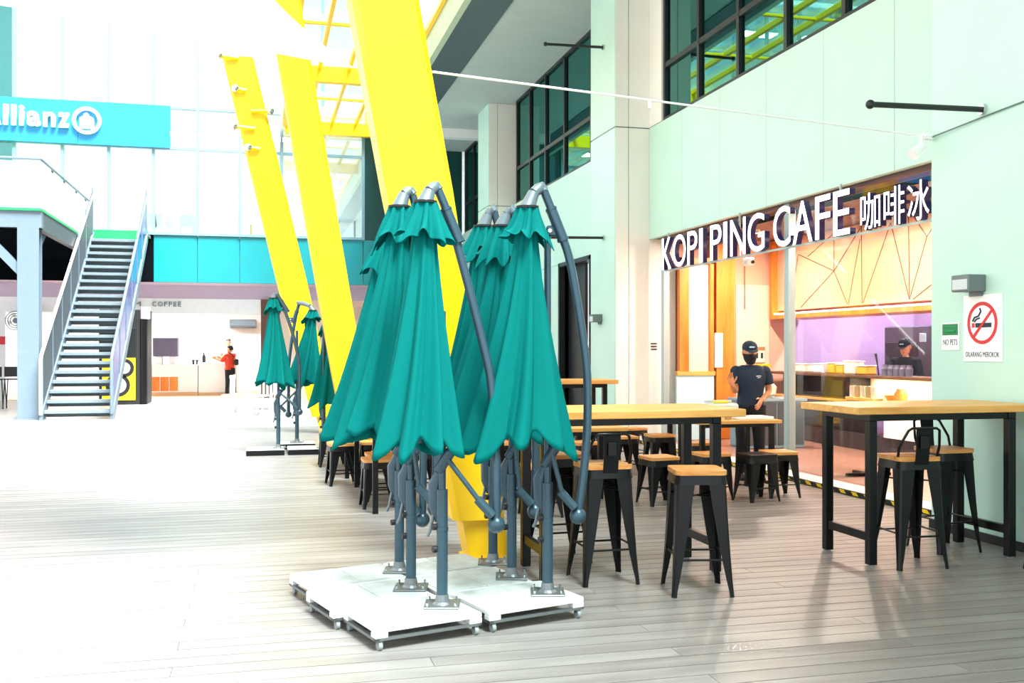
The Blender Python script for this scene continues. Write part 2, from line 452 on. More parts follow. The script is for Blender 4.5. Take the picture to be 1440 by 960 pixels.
# ------------------------------------------------------------------ far facade
wf = struct('wall_far', 'far facade with teal band above the ground floor shops', 'wall')
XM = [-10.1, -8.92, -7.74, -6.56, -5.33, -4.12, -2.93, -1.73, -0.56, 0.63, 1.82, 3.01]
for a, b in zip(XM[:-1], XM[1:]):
    if b < -2.9: box('shade_dark_panel', M['landing_shade'], wf, a, b, 30.0, 30.11, 3.4, 4.74)  # shade on the teal band, painted as black panels
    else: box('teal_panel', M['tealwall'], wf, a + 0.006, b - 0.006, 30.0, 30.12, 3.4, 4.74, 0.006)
for a, b in ((3.01, 4.2), (4.2, 6.03)):
    box('teal_panel', M['tealwall'], wf, a + 0.006, b - 0.006, 30.0, 30.12, 3.4, 4.74, 0.006)
    box('dark_teal_panel', M['tealdark'], wf, a + 0.006, b - 0.006, 30.0, 30.12, 4.75, 8.6, 0.006)
o = box('floor_upstairs', M['white'], None, -10.1, 6.3, 30.12, 36, 3.48, 4.72); tag(o, kind='structure')
wi = struct('window_5', 'tall bright curtain wall windows of the far building', 'window')
for xm in XM: box('mullion', M['mull'], wi, xm - 0.04, xm + 0.04, 29.93, 30.08, 4.74, 13.0)
for z in (4.78, 7.22, 8.38, 11.2):
    box('transom', M['mull'], wi, -10.1, 3.01, 29.95, 30.06, z - 0.035, z + 0.035)
for a, b in zip(XM[:-1], XM[1:]):
    for z0, z1 in ((4.81, 7.18), (7.26, 8.34), (8.42, 11.16), (11.24, 13.0)):
        if b < -6.5 and z0 > 8: m = M['glass_teal']
        elif b < -6.5: m = M['glass_teal']
        else: m = M['glass_bright']
        box('pane', m, wi, a + 0.04, b - 0.04, 30.0, 30.012, z0, z1)
wb = MB().box(-10.1, 6.3, 36, 36.2, 0, 14).box(-10.3, -10.1, 30, 36, 3.4, 14).box(6.3, 6.5, 30, 36, 0, 14).box(-10.1, 6.3, 30.1, 36, 8.3, 8.5).box(-10.1, 6.3, 30.1, 36, 13, 13.2)
tag(wb.build('wall_far_inside', M['white']), kind='structure')
for k, xx in enumerate((-8, -5.2, -2.4, 0.4)):
    for zc in (8.28, 12.98):
        o = thing('added_ceiling_light', 'added white light panel brightening the upstairs rooms behind the far windows', 'light', (xx, 33, zc), group='added lights upstairs in the far building')  # panels added to make the far windows bright, no fixtures known there
        box('frame', M['white'], o, -0.9, 0.9, -0.35, 0.35, -0.03, 0.0)  # frame of the added light panel
        box('diffuser', M['led_white'], o, -0.85, 0.85, -0.3, 0.3, -0.036, -0.03)

# blue sign band with lettering
sb = thing('blue_sign_band', 'blue sign band with white raised lettering and ring emblem on the far facade', 'sign', (0, 29.85, 0))
for a, b in ((-10.1, -7.4), (-7.4, -4.9), (-4.9, -2.46)):
    box('sign_panel', M['blue'], sb, a, b - 0.004, -0.03, 0.06, 7.2, 8.4, 0.004)
X0 = [-6.98, -6.62, -6.44, -6.26, -6.08, -5.70, -5.39]
ZB = 7.61
for ch, a, b, zt in (('A', -7.25, -6.82, 8.17), ('l', -6.78, -6.66, 8.17), ('l', -6.58, -6.46, 8.17), ('i', -6.38, -6.26, 8.17), ('a', -6.19, -5.84, 8.02), ('n', -5.77, -5.46, 8.02), ('z', -5.40, -5.11, 8.02)):
    me = fit(text_mesh(ch, 1, 0.1, 0.03), a, b, ZB, zt); me.materials.append(M['signwhite']); link('letter', me, sb, (0, -0.09, 0))
mb = MB(); n = 40; cx, cz = -4.66, 7.84
ring = []
for k in range(n + 1):
    a = 2 * PI * k / n; ca, sa = math.cos(a), math.sin(a)
    ring.append([(cx + r * ca, yv, cz + r * sa) for r, yv in ((0.38, -0.04), (0.38, -0.13), (0.29, -0.13), (0.29, -0.04))])
for i in range(n):
    for k in range(4):
        mb.bm.faces.new([mb.bm.verts.new(q) for q in (ring[i][k], ring[i][(k + 1) % 4], ring[i + 1][(k + 1) % 4], ring[i + 1][k])])
bmesh.ops.remove_doubles(mb.bm, verts=mb.bm.verts, dist=1e-4)
mb.build('emblem_ring', M['signwhite'], sb)
mb = MB()
mb.prism([(cx - 0.06, 7.62), (cx + 0.06, 7.62), (cx + 0.06, 8.0), (cx, 8.06), (cx - 0.08, 8.02), (cx - 0.06, 7.96)], 'y', -0.12, -0.04)
mb.prism([(cx - 0.18, 7.62), (cx - 0.085, 7.62), (cx - 0.085, 7.97), (cx - 0.18, 7.9)], 'y', -0.12, -0.04)
mb.prism([(cx + 0.085, 7.62), (cx + 0.18, 7.62), (cx + 0.18, 7.9), (cx + 0.085, 7.97)], 'y', -0.12, -0.04)
mb.build('emblem_figure', M['signwhite'], sb)

# ground floor shopfront at the far end
sh = struct('wall_shopfront', 'white coffee shop front under the far facade', 'shopfront')
box('soffit_panel', M['lilac_soffit'], sh, -10.1, 6.3, 30.1, 31.5, 3.4, 3.46)
box('header_panel', M['lilac_soffit'], sh, -10.1, 6.3, 31.42, 31.6, 3.0, 3.4)
box('fascia_panel', M['white'], sh, -7.7, 0.02, 31.4, 31.6, 2.56, 3.0)
o = box('floor_shop', M['shopfloor'], None, -10.1, 6.3, 31.6, 36, -0.1, 0.02); tag(o, kind='structure')
o = box('ceiling_shop', M['white'], None, -10.1, 6.3, 31.6, 36, 3.0, 3.1); tag(o, kind='structure')
box('right_wall_panel', M['cream'], sh, 0.42, 2.6, 31.5, 31.6, 0, 3.0)
box('right_wall_panel', M['cream'], sh, 3.4, 6.3, 31.5, 31.6, 0, 3.0)
box('end_pillar', M['inlay'], sh, 0.04, 0.42, 31.3, 31.7, 0, 3.0)
box('left_pillar', M['white'], sh, -7.9, -7.1, 31.4, 31.7, 0, 2.56)
box('dark_pillar', M['frame_dark'], sh, -6.7, -6.25, 31.2, 31.6, 0, 2.8)
for ch, a, b in (('M', -3.62, -3.42), ('C', -3.1, -2.98), ('O', -2.94, -2.80), ('F', -2.76, -2.67), ('F', -2.63, -2.54), ('E', -2.50, -2.41), ('E', -2.37, -2.28)):
    me = fit(text_mesh(ch, 1, 0.05), a, b, 2.76, 2.9); me.materials.append(M['lamp_grey']); link('letter', me, sh, (0, 31.385, 0))
for k, xx in enumerate((-6.2, -4.4, -2.6, -0.9)):
    o = thing('shop_light', 'white light panel in the far coffee shop ceiling', 'light', (xx, 33.2, 3.0), group='lights in the far coffee shop')
    box('frame', M['white'], o, -0.7, 0.7, -0.3, 0.3, -0.03, 0)
    box('diffuser', M['led_white'], o, -0.65, 0.65, -0.25, 0.25, -0.036, -0.03)

# ------------------------------------------------------------------ cafe room
cf = struct('wall_cafe', 'warm lit cafe interior shell behind the shop glass', 'wall')
box('back_panel', M['lilac'], cf, 11.0, 11.15, 6.0, 15.2, 0, 3.45)
box('side_panel', M['lilac'], cf, 8.61, 11.1, 15.0, 15.15, 0, 3.45)
box('side_panel', M['pink'], cf, 6.4, 8.6, 15.0, 15.15, 0, 3.45)
box('side_panel', M['cream'], cf, 6.5, 11.1, 5.85, 6.0, 0, 3.45)
box('cafe_floor', M['cafe_floor'], cf, 6.15, 11.0, 6.0, 15.0, -0.1, 0.045)
for k in range(8):
    box('ceiling_board', M['browncl'], cf, 6.3, 11.0, 7.0 + k, 7.99 + k, 3.28, 3.36)
box('ceiling_rail', M['frame_dark'], cf, 6.6, 6.66, 7.0, 15.0, 3.2, 3.26)
st = box('trim_4', M['concrete'], None, 5.86, 6.16, 7.26, 14.88, 0.0, 0.05); tag(st, kind='structure')
hz = MB()
tp = thing('hazard_tape', 'black and yellow hazard tape along the cafe step edge', 'tape', (5.845, 0, 0)); st.location.x = 0
box('tape_strip', M['tapeblack'], tp, -0.012, 0.012, 7.26, 14.88, 0.001, 0.052)
k = 0; yv = 7.3
while yv < 14.8:
    mb = MB().prism([(yv, 0.012), (yv + 0.09, 0.012), (yv + 0.13, 0.046), (yv + 0.04, 0.046)], 'x', -0.0145, -0.0122); mb.build('yellow_mark', M['tapeyellow'], tp); yv += 0.22

# glass front
gw = struct('window_6', 'glass shop front with pale aluminium posts below the sign', 'window')
XG = 6.2
for yv in (14.62, 10.82): box('post', M['alu'], gw, XG - 0.05, XG + 0.05, yv - 0.055, yv + 0.055, 0.05, 3.25, 0.008)
box('head_rail', M['browncl'], gw, XG - 0.04, XG + 0.04, 7.24, 14.62, 3.21, 3.25)
box('pane', M['glass_store'], gw, XG - 0.006, XG + 0.006, 7.26, 10.76, 0.06, 3.21)

# orange timber framed hatch and wall at the left of the cafe
ht = thing('orange_window_frame', 'orange timber window frame above a pale blue board at the cafe left side', 'frame', (0, 14.7, 0))
for nm, m, x0, x1, z0, z1 in (('stile', 'orange_wood', 6.46, 6.62, 1.13, 2.95), ('stile', 'orange_wood', 6.98, 7.05, 1.13, 2.95), ('head_rail', 'orange_wood', 6.46, 7.05, 2.85, 2.95), ('sill_rail', 'wood_top', 6.42, 7.08, 1.07, 1.14)):
    box(nm, M[m], ht, x0, x1, -0.05, 0.05, z0, z1, 0.004)
box('backing_board', M['cream'], ht, 6.6, 7.0, 0.0, 0.03, 1.13, 2.86)
box('lower_board', M['paleblue'], ht, 6.42, 7.06, -0.03, 0.02, 0.05, 1.07)
pp = box('orange_wall_panel', M['orange_wood'], None, 7.1, 7.42, 14.66, 14.98, 0.05, 3.2, 0.005); tag(pp, 'orange timber pillar beside the framed hatch inside the cafe', 'pillar')
nt = box('white_notice', M['signwhite'], None, 7.06, 7.2, 14.645, 14.655, 1.2, 1.75); tag(nt, 'blank white notice taped to the orange timber pillar', 'notice')
cw = box('cream_wall_panel', M['cream'], None, 7.6, 8.2, 14.97, 14.995, 0.1, 2.55); tag(cw, 'tall cream board on the cafe side wall', 'board')

# bulkhead with inlaid lines
bk = thing('bar_bulkhead', 'peach bulkhead with brown inlaid triangle lines over the cafe bar', 'bulkhead', (8.26, 0, 0))
box('face_panel', M['panel_pink'], bk, 0.0, 0.5, 8.0, 14.8, 2.12, 3.27)
box('lower_trim', M['orange_wood'], bk, -0.10, 0.55, 8.0, 14.9, 1.98, 2.05, 0.004)
box('end_trim', M['orange_wood'], bk, -0.10, 0.5, 14.8, 14.9, 2.05, 3.27, 0.004)
box('light_cove', M['led_warm'], bk, -0.06, -0.02, 8.0, 14.8, 2.052, 2.075)
LN = [((13.14, 3.2), (13.14, 2.65)), ((14.15, 2.99), (13.14, 2.65)), ((13.14, 2.65), (12.48, 3.2)), ((13.14, 2.65), (14.09, 2.14)), ((13.14, 2.65), (12.79, 2.14)), ((12.48, 3.05), (12.77, 2.14)), ((12.45, 3.24), (12.43, 2.14)), ((11.77, 3.2), (12.41, 2.14)), ((11.77, 3.2), (11.37, 2.14)), ((11.39, 3.24), (11.37, 2.14)), ((11.37, 2.14), (11.02, 2.93)), ((11.02, 2.93), (11.3, 3.24)), ((11.02, 2.93), (10.7, 3.2)), ((11.3, 2.14), (10.3, 2.6)), ((10.3, 2.6), (10.7, 3.2)), ((10.3, 2.6), (9.6, 2.14)), ((9.6, 2.14), (9.6, 3.24)), ((13.87, 2.93), (13.17, 3.2)), ((14.15, 2.99), (14.4, 2.14))]
for (a, b) in LN:
    d_ = Vector((0, b[0] - a[0], b[1] - a[1])); nrm = Vector((0, -d_.z, d_.y)).normalized() * 0.007
    q = [Vector((0, a[0], a[1])) + nrm, Vector((0, b[0], b[1])) + nrm, Vector((0, b[0], b[1])) - nrm, Vector((0, a[0], a[1])) - nrm]
    MB().prism([(v.y, v.z) for v in q], 'x', -0.004, 0.004).build('inlay_line', M['inlay'], bk)

# bar counter
bc = thing('bar_counter', 'cafe bar counter with white front and brown timber ledge', 'counter', (8.26, 0, 0))
box('ledge', M['inlay'], bk and bc, -0.12, 0.35, 7.0, 14.9, 1.09, 1.13, 0.006)
box('front_panel', M['white'], bc, 0.05, 0.15, 7.0, 12.0, 0.28, 0.72)
box('kick_board', M['counter_dark'], bc, 0.1, 0.16, 7.0, 14.9, 0.05, 0.28)
box('worktop', M['wood_top'], bc, 0.0, 0.45, 7.0, 14.9, 0.72, 0.76, 0.005)
box('splash_back', M['cream'], bc, 0.34, 0.4, 7.0, 12.75, 0.76, 1.09)
box('dark_shelf', M['counter_dark'], bc, 0.34, 0.4, 12.75, 14.9, 0.05, 1.09)
for yv in (7.6, 12.75, 14.6): box('bracket', M['frame_dark'], bc, 0.0, 0.34, yv - 0.02, yv + 0.02, 0.76, 1.09)
box('under_light', M['led_warm'], bc, 0.2, 0.23, 7.4, 12.6, 1.08, 1.089)
for yv in (9.9, 11.8):
    L = bpy.data.lights.new('under_ledge_lamp', 'AREA'); L.shape = 'RECTANGLE'; L.size = 0.06; L.size_y = 1.6; L.energy = 14; L.color = (1, .85, .66)
    lo = bpy.data.objects.new('lamp', L); C.objects.link(lo); lo.parent = bc; lo.location = (0.2, yv, 1.07)
gb = thing('grey_bench', 'blue grey low bench cabinet inside the cafe behind the man', 'cabinet', (7.3, 13.4, 0.05))
box('carcass', M['plategrey'], gb, -0.45, 0.45, -0.3, 0.3, 0.0, 0.68, 0.01); box('top_board', M['plategrey'], gb, -0.48, 0.48, -0.33, 0.33, 0.68, 0.72, 0.005)
for s in (-1, 1): box('cabinet_door', M['darkgrey'], gb, -0.43 if s < 0 else 0.01, -0.01 if s < 0 else 0.43, -0.315, -0.30, 0.05, 0.66, 0.003)

# warm lamps in the cafe (real ceiling fixtures)
for k, (xx, yy) in enumerate(((7.2, 13.6), (7.2, 11.2), (7.2, 8.9), (9.6, 13.2), (9.6, 10.6), (9.6, 8.2))):
    o = thing('downlight', 'small warm ceiling downlight inside the cafe', 'light', (xx, yy, 3.28), group='cafe ceiling downlights')
    MB().lathe([(0.0, 0), (0.09, 0), (0.09, -0.05), (0.07, -0.05), (0.065, -0.02), (0.0, -0.02)], 16).build('can', M['white'], o)
    MB().lathe([(0, -0.021), (0.06, -0.021), (0.06, -0.026), (0, -0.026)], 16).build('bulb', M['led_warm'], o)
    L = bpy.data.lights.new('downlight_lamp', 'AREA'); L.shape = 'DISK'; L.size = 0.14; L.energy = 95 if k < 3 else 80; L.color = (1, 0.80, 0.64) if k < 3 else (0.95, 0.85, 1.0)
    lo = bpy.data.objects.new('lamp', L); C.objects.link(lo); lo.parent = o; lo.location = (0, 0, -0.06)

# ------------------------------------------------------------------ cafe sign letters
cs = thing('cafe_sign', 'white lit channel letters with dark sides on a rail above the cafe opening', 'sign', (5.95, 0, 0))
txt = 'KOPI PING CAFE'
adv = {'K': .34, 'O': .44, 'P': .33, 'I': .17, ' ': .13, 'N': .40, 'G': .41, 'C': .38, 'A': .40, 'F': .30, 'E': .31}
tot = sum(adv[c_] for c_ in txt); sc_ = (14.07 - 9.11 + 0.05) / tot; pos = 14.07
def letter(ch, ya, yb, z0, z1, off):
    me = fit(text_mesh(ch, 1, 0.07, off), 0, ya - yb, z0, z1)
    for v in me.vertices:                      # face towards -X, reading along -Y
        x, y_, z = v.co; v.co = (y_, ya - x, z)
    me.materials.append(M['letter_side']); me.materials.append(M['letter'])
    for p in me.polygons: p.material_index = 1 if p.normal.x < -0.9 else 0
    me.update()
    for p in me.polygons: p.material_index = 1 if p.normal.x < -0.9 else 0
    link('letter', me, cs)
for ch in txt:
    w = adv[ch] * sc_
    if ch != ' ': letter(ch, pos, pos - w + (0.06 if ch != 'I' else 0.09), 2.69, 3.16, 0.0)
    pos -= w
for ch, ya, yb in (('咖', 8.93, 8.60), ('啡', 8.54, 8.22), ('冰', 8.17, 7.86)): letter(ch, ya, yb, 2.69, 3.06, 0.0)
box('sign_rail', M['alu'], cs, 0.02, 0.05, 7.6, 14.1, 2.668, 2.69)
for yv in (14.0, 11.7, 9.4, 7.7): box('hanger', M['alu'], cs, 0.03, 0.05, yv - 0.01, yv + 0.01, 2.69, 3.25)

# ------------------------------------------------------------------ leaning yellow columns
def lean_column(name, label, base, lean, ztop, wid, foot):
    t = thing(name, label, 'column', (base[0], base[1], 0))
    w0, w1 = wid
    z1 = 0.32
    def xc(z): return -lean * z
    mb = MB()
    h = 0.18
    secs = []
    for z, w in ((0.30, w0), (1.2, w0 * 1.08), (2.6, w1), (ztop, w1)):
        a, b = xc(z) - w / 2, xc(z) + w / 2
        c_ = 0.04
        secs.append([(a, -h + c_, z), (a + c_, -h, z), (b - c_, -h, z), (b, -h + c_, z), (b, h - c_, z), (b - c_, h, z), (a + c_, h, z), (a, h - c_, z)])
    mb.loft(secs)
    mb.build('shaft', M['yellow'], t, smooth=True)
    mb = MB(); f = foot
    secs = []
    for z, w in ((0.0, f), (0.55, f * 1.05)):
        a, b = xc(z) + 0.03 - w / 2, xc(z) + 0.03 + w / 2
        secs.append([(a, -0.14, z), (b, -0.14, z), (b, 0.14, z), (a, 0.14, z)])
    mb.loft(secs).build('foot', M['yellow'], t)
    box('base_plate', M['yellow'], t, -0.14, 0.19, -0.17, 0.17, 0, 0.02, 0.004)
    return t
lean_column('leaning_column', 'nearest leaning yellow column rising behind the large closed parasols', (1.55, 6.98), 0.183, 8.0, (0.37, 0.47), 0.29)
lean_column('leaning_column', 'middle leaning yellow column passing behind the white sail', (1.38, 14.0), 0.170, 8.0, (0.40, 0.44), 0.30)
t = lean_column('leaning_column', 'farthest leaning yellow column with cable pins near its top', (1.18, 18.0), 0.236, 6.55, (0.42, 0.52), 0.32)
for (dx, z) in ((-0.32, 6.5), (-0.18, 5.95), (-0.36, 5.3), (-0.2, 4.95), (0.32, 5.6)):
    o = MB().use(M['yellow']).tube([(-0.236 * z, -0.22, z), (-0.236 * z + dx, -0.24, z + 0.02)], 0.035, 8).use(M['chrome']).ball((-0.236 * z + dx, -0.25, z + 0.02), 0.07).build('cable_pin', None, t, smooth=True)

# white tensile sail
def sail():
    A, B, D = Vector((0.62, 6.86, 3.42)), Vector((-6.6, 15.4, 6.5)), Vector((-0.35, 5.0, 4.05))
    N = 18; mb = MB(); V = {}
    for i in range(N + 1):
        for j in range(N + 1 - i):
            k = N - i - j; a, b, d_ = i / N, j / N, k / N
            p = A * a + B * b + D * d_
            cen = (A + B + D) / 3
            inw = 0.32 * (a * d_ + a * b * 0.6 + b * d_)
            p = p + (cen - p) * inw
            p.z += 0.25 * a * b - 0.2 * a * d_
            V[i, j] = mb.bm.verts.new(p)
    for i in range(N):
        for j in range(N - i):
            mb.bm.faces.new((V[i, j], V[i + 1, j], V[i, j + 1]))
            if j < N - i - 1: mb.bm.faces.new((V[i + 1, j], V[i + 1, j + 1], V[i, j + 1]))
    o = mb.build('sail_canopy', M['membrane'], None, smooth=True)
    md = o.modifiers.new('thick', 'SOLIDIFY'); md.thickness = 0.006
    return o
tag(sail(), 'white tensile shade sail pulled to the nearest yellow column', 'sail')

# lighting rail and spot, wall rods, wall lamps
lr = thing('lighting_rail', 'thin white lighting rail spanning from the yellow column to the wall pier', 'rail', (0, 0, 0))
MB().tube([(1.12, 7.1, 3.50), (5.40, 7.2, 3.27)], 0.009, 8).build('rail', M['white'], lr, smooth=True)
MB().tube([(5.36, 7.2, 3.27), (5.44, 7.2, 3.265)], 0.03, 8).build('end_clamp', M['white'], lr, smooth=True)
MB().tube([(5.43, 7.2, 3.26), (5.45, 6.6, 3.30), (5.455, 5.95, 3.33)], 0.006, 6).build('stay_wire', M['lamp_grey'], lr)
MB().tube([(2.9, 7.14, 3.40), (2.9, 7.14, 3.34)], 0.012, 6).build('hook', M['white'], lr)
sp = thing('spotlight', 'small white spotlight hanging from the rail end by the pier', 'light', (5.33, 7.18, 3.27))
MB().tube([(0, 0, 0.0), (0, 0, -0.10)], 0.016, 8).build('stem', M['white'], sp, smooth=True)
MB().tube([(0.01, 0, -0.09), (-0.10, -0.02, -0.17)], [0.035, 0.05], 12).build('lamp_head', M['white'], sp, smooth=True)
for (yv, zv, lb) in ((6.61, 3.36, 'dark wall rod projecting from the pier above the no smoking sign'), (15.4, 6.42, 'dark wall rod high on the second pier beside the upper window'), (15.4, 3.31, 'dark wall rod low on the second pier above the doorway')):
    r_ = thing('wall_rod', lb, 'rod', (XP - 0.013, yv, zv))
    MB().tube([(0, 0, 0), (-1.0, 0, -0.02)], 0.022, 10).build('bar', M['frame_dark'], r_, smooth=True)
    MB().tube([(0, 0, 0), (-0.03, 0, 0)], 0.045, 12).build('flange', M['chrome'], r_, smooth=True)
    MB().ball((-1.0, 0, -0.02), 0.035).build('end_knob', M['frame_dark'], r_, smooth=True)
for (yv, zv, lb) in ((6.68, 2.01, 'grey square wall lamp above the no smoking sign'), (15.6, 2.0, 'small grey wall lamp on the second pier beside the doorway')):
    l_ = thing('wall_lamp', lb, 'lamp', (XP - 0.013, yv, zv))
    box('housing', M['lamp_grey'], l_, -0.16, 0, -0.10, 0.10, -0.065, 0.065, 0.006)
    box('lens', M['lens'], l_, -0.163, -0.158, -0.085, 0.085, -0.05, 0.03, 0.002)
    box('wall_plate', M['lamp_grey'], l_, -0.02, 0.0, -0.07, 0.07, -0.10, -0.06)
bx = thing('vent_slots', 'three small dark slots in the white pier face', 'vent', (6.12, 14.9, 0))
for k in range(3): box('slot', M['frame_dark'], bx, -0.05, 0.05, -0.008, 0, 1.48 + k * 0.045, 1.5 + k * 0.045)

# no smoking and no pets signs (flat boards on the pier)
def wtext(txt, ya, yb, z0, z1, m, par, x=-0.004):
    me = fit(text_mesh(txt, 1, 0.004), 0, ya - yb, z0, z1)
    for v in me.vertices:
        a, b, c_ = v.co; v.co = (x + b * 0.3, ya - a, c_)
    me.materials.append(m); link('lettering', me, par)
ns = thing('no_smoking_sign', 'white wall sign with red crossed ring over a cigarette', 'sign', (XP - 0.016, 0, 0))
box('board', M['signwhite'], ns, -0.003, 0.003, 6.40, 6.83, 1.40, 1.92)
mb = MB(); n = 48; cy, cz, ry, rz = 6.615, 1.70, 0.165, 0.165
for k in range(n):
    a0, a1 = 2 * PI * k / n, 2 * PI * (k + 1) / n
    q = [(cy + r * math.cos(a), cz + r * math.sin(a)) for r, a in ((0.165, a0), (0.165, a1), (0.138, a1), (0.138, a0))]
    mb.prism(q, 'x', -0.007, -0.0035)
mb.build('red_ring', M['red'], ns)
MB().prism([(6.715, 1.60), (6.735, 1.585), (6.515, 1.80), (6.50, 1.815)], 'x', -0.008, -0.0036).build('red_slash', M['red'], ns)
MB().prism([(6.73, 1.585), (6.715, 1.57), (6.495, 1.795), (6.51, 1.81)], 'x', -0.008, -0.0036).build('red_slash', M['red'], ns)
box('cigarette', M['ink'], ns, -0.006, -0.0034, 6.515, 6.69, 1.665, 1.70)
box('cigarette_tip', M['red'], ns, -0.006, -0.0034, 6.70, 6.73, 1.665, 1.70)
MB().tube([(-0.005, 6.72, 1.715), (-0.005, 6.70, 1.745), (-0.005, 6.655, 1.755), (-0.005, 6.63, 1.79), (-0.005, 6.64, 1.815)], 0.007, 6).build('smoke_line', M['ink'], ns)
MB().tube([(-0.005, 6.70, 1.71), (-0.005, 6.68, 1.73), (-0.005, 6.64, 1.74)], 0.006, 6).build('smoke_line', M['ink'], ns)
wtext('DILARANG MEROKOK', 6.80, 6.43, 1.435, 1.475, M['ink'], ns)
npt = thing('no_pets_sign', 'small white and green no pets notice on the pier', 'sign', (XP - 0.016, 0, 0))
box('board', M['signwhite'], npt, -0.003, 0.003, 6.88, 7.09, 1.49, 1.71)
box('green_block', M['signgreen'], npt, -0.006, -0.0034, 6.895, 7.08, 1.61, 1.70)
MB().tube([(-0.007, 7.06, 1.675), (-0.007, 6.91, 1.675)], 0.004, 5).build('green_line', M['green'], npt)
MB().tube([(-0.007, 7.04, 1.64), (-0.007, 6.93, 1.64)], 0.008, 5).build('green_line', M['green'], npt)
wtext('NO PETS', 7.07, 6.90, 1.53, 1.575, M['ink'], npt)

# ------------------------------------------------------------------ dollies and closed cantilever parasols
U = Vector((math.cos(math.radians(16)), math.sin(math.radians(16)), 0)); Vv = Vector((-U.y, U.x, 0)); FL = Vector((0.555, 4.93, 0))
def dolly(loc, rz, label):
    t = thing('umbrella_dolly', label, 'dolly', loc, rz, None)
    a, b = 0.30, 0.222
    mb = MB().box(-a, a, -b, b, 0.09, 0.118, 0.004)
    for sx in (-1, 1):
        for sy in (-1, 1): mb.box(sx * a - (0.07 if sx > 0 else 0), sx * a + (0.07 if sx < 0 else 0), sy * b - (0.06 if sy > 0 else 0), sy * b + (0.06 if sy < 0 else 0), 0.062, 0.09, 0.003)
    mb.build('tray', M['offwhite'], t)
    mb = MB()
    for sy in (-1, 1): mb.box(-a, a, sy * (b - 0.012) - 0.012, sy * (b - 0.012) + 0.012, 0.05, 0.064)
    for sx in (-1, 1): mb.box(sx * (a - 0.012) - 0.012, sx * (a - 0.012) + 0.012, -b, b, 0.05, 0.064)
    mb.build('steel_frame', M['zinc'], t)
    for q, (x0, x1) in enumerate(((-a + 0.02, -0.004), (0.004, a - 0.02))):
        box('paving_slab', M['slab'], t, x0, x1, -b + 0.02, b - 0.02, 0.112, 0.127, 0.003)
    for sx in (-1, 1):
        for sy in (-1, 1):
            c_ = MB().box(-0.012, 0.012, -0.014, 0.014, 0.032, 0.052).build('caster', M['zinc'], t, loc=(sx * (a - 0.03), sy * (b - 0.02), 0))
            MB().tube([(-0.010, 0, 0.023), (0.010, 0, 0.023)], 0.023, 14).build('wheel', M['rubber'], c_, smooth=True)
    return t
lbl = {(0, 0): 'white wheeled dolly at the front left of the parasol block', (1, 0): 'white wheeled dolly at the front right of the parasol block', (0, 1): 'white wheeled dolly in the middle row, left side', (1, 1): 'white wheeled dolly in the middle row, right side', (0, 2): 'white wheeled dolly in the rear row, left side', (1, 2): 'white wheeled dolly in the rear row, right side'}
offs = {(0, 0): 0, (1, 0): 0.02, (0, 1): -0.05, (1, 1): -0.03, (0, 2): 0.0, (1, 2): -0.01}
for (i, j), l_ in lbl.items():
    p = FL + U * (0.30 + 0.625 * i + offs[i, j]) + Vv * (0.225 + 0.462 * j)
    dolly(p, math.radians(16), l_)

def canopy_mesh(top, hem, R, seed, twist=0.4, sq=0.8, r0=0.05, vl=0.11):
    rnd = random.Random(seed); NT, NZ = 176, 34
    ph = rnd.random() * 6; p2 = rnd.random() * 6; p3 = rnd.random() * 6
    amp = [0.75 + 0.5 * rnd.random() for _ in range(8)]; rl = [rnd.uniform(-0.07, 0.06) for _ in range(8)]
    mb = MB(); rings = []
    T, H = Vector(top), Vector(hem)
    for k in range(NZ + 1):
        s = k / NZ; ring = []
        Rs = r0 + (R - r0) * (0.55 * s + 0.45 * s ** 1.6 if s < 1 else 1)
        for q in range(NT):
            th = 2 * PI * q / NT
            w = (th + ph + twist * s) % (2 * PI); seg = w / (PI / 4); ii = int(seg) % 8; fr = seg - int(seg)
            ridge = 0.5 + 0.5 * math.cos(2 * PI * fr)    # 1 on a rib, 0 between ribs
            a = amp[ii] * (1 - fr) + amp[(ii + 1) % 8] * fr
            fold = a * (ridge - 0.5) * (0.22 + 0.28 * s) + 0.10 * (abs(math.sin(7.5 * w + p2 * 0.5 + 0.6 * s)) ** 0.6 - 0.62) * (0.6 + 0.4 * s) + 0.04 * (abs(math.sin(12.5 * w + p3 - s)) ** 0.7 - 0.6)
            r = Rs * (1 + fold)
            lift = (vl * (1 - ridge) * 0.55 + 0.02 * math.sin(9 * th + p3) + (rl[ii] * (1 - fr) + rl[(ii + 1) % 8] * fr)) * s ** 4
            c_ = T.lerp(H, s)
            ring.append(mb.bm.verts.new((c_.x + r * math.cos(th), c_.y + sq * r * math.sin(th), c_.z + lift)))
        rings.append(ring)
    for k in range(NZ):
        for q in range(NT): mb.bm.faces.new((rings[k][q], rings[k + 1][q], rings[k + 1][(q + 1) % NT], rings[k][(q + 1) % NT]))
    return mb

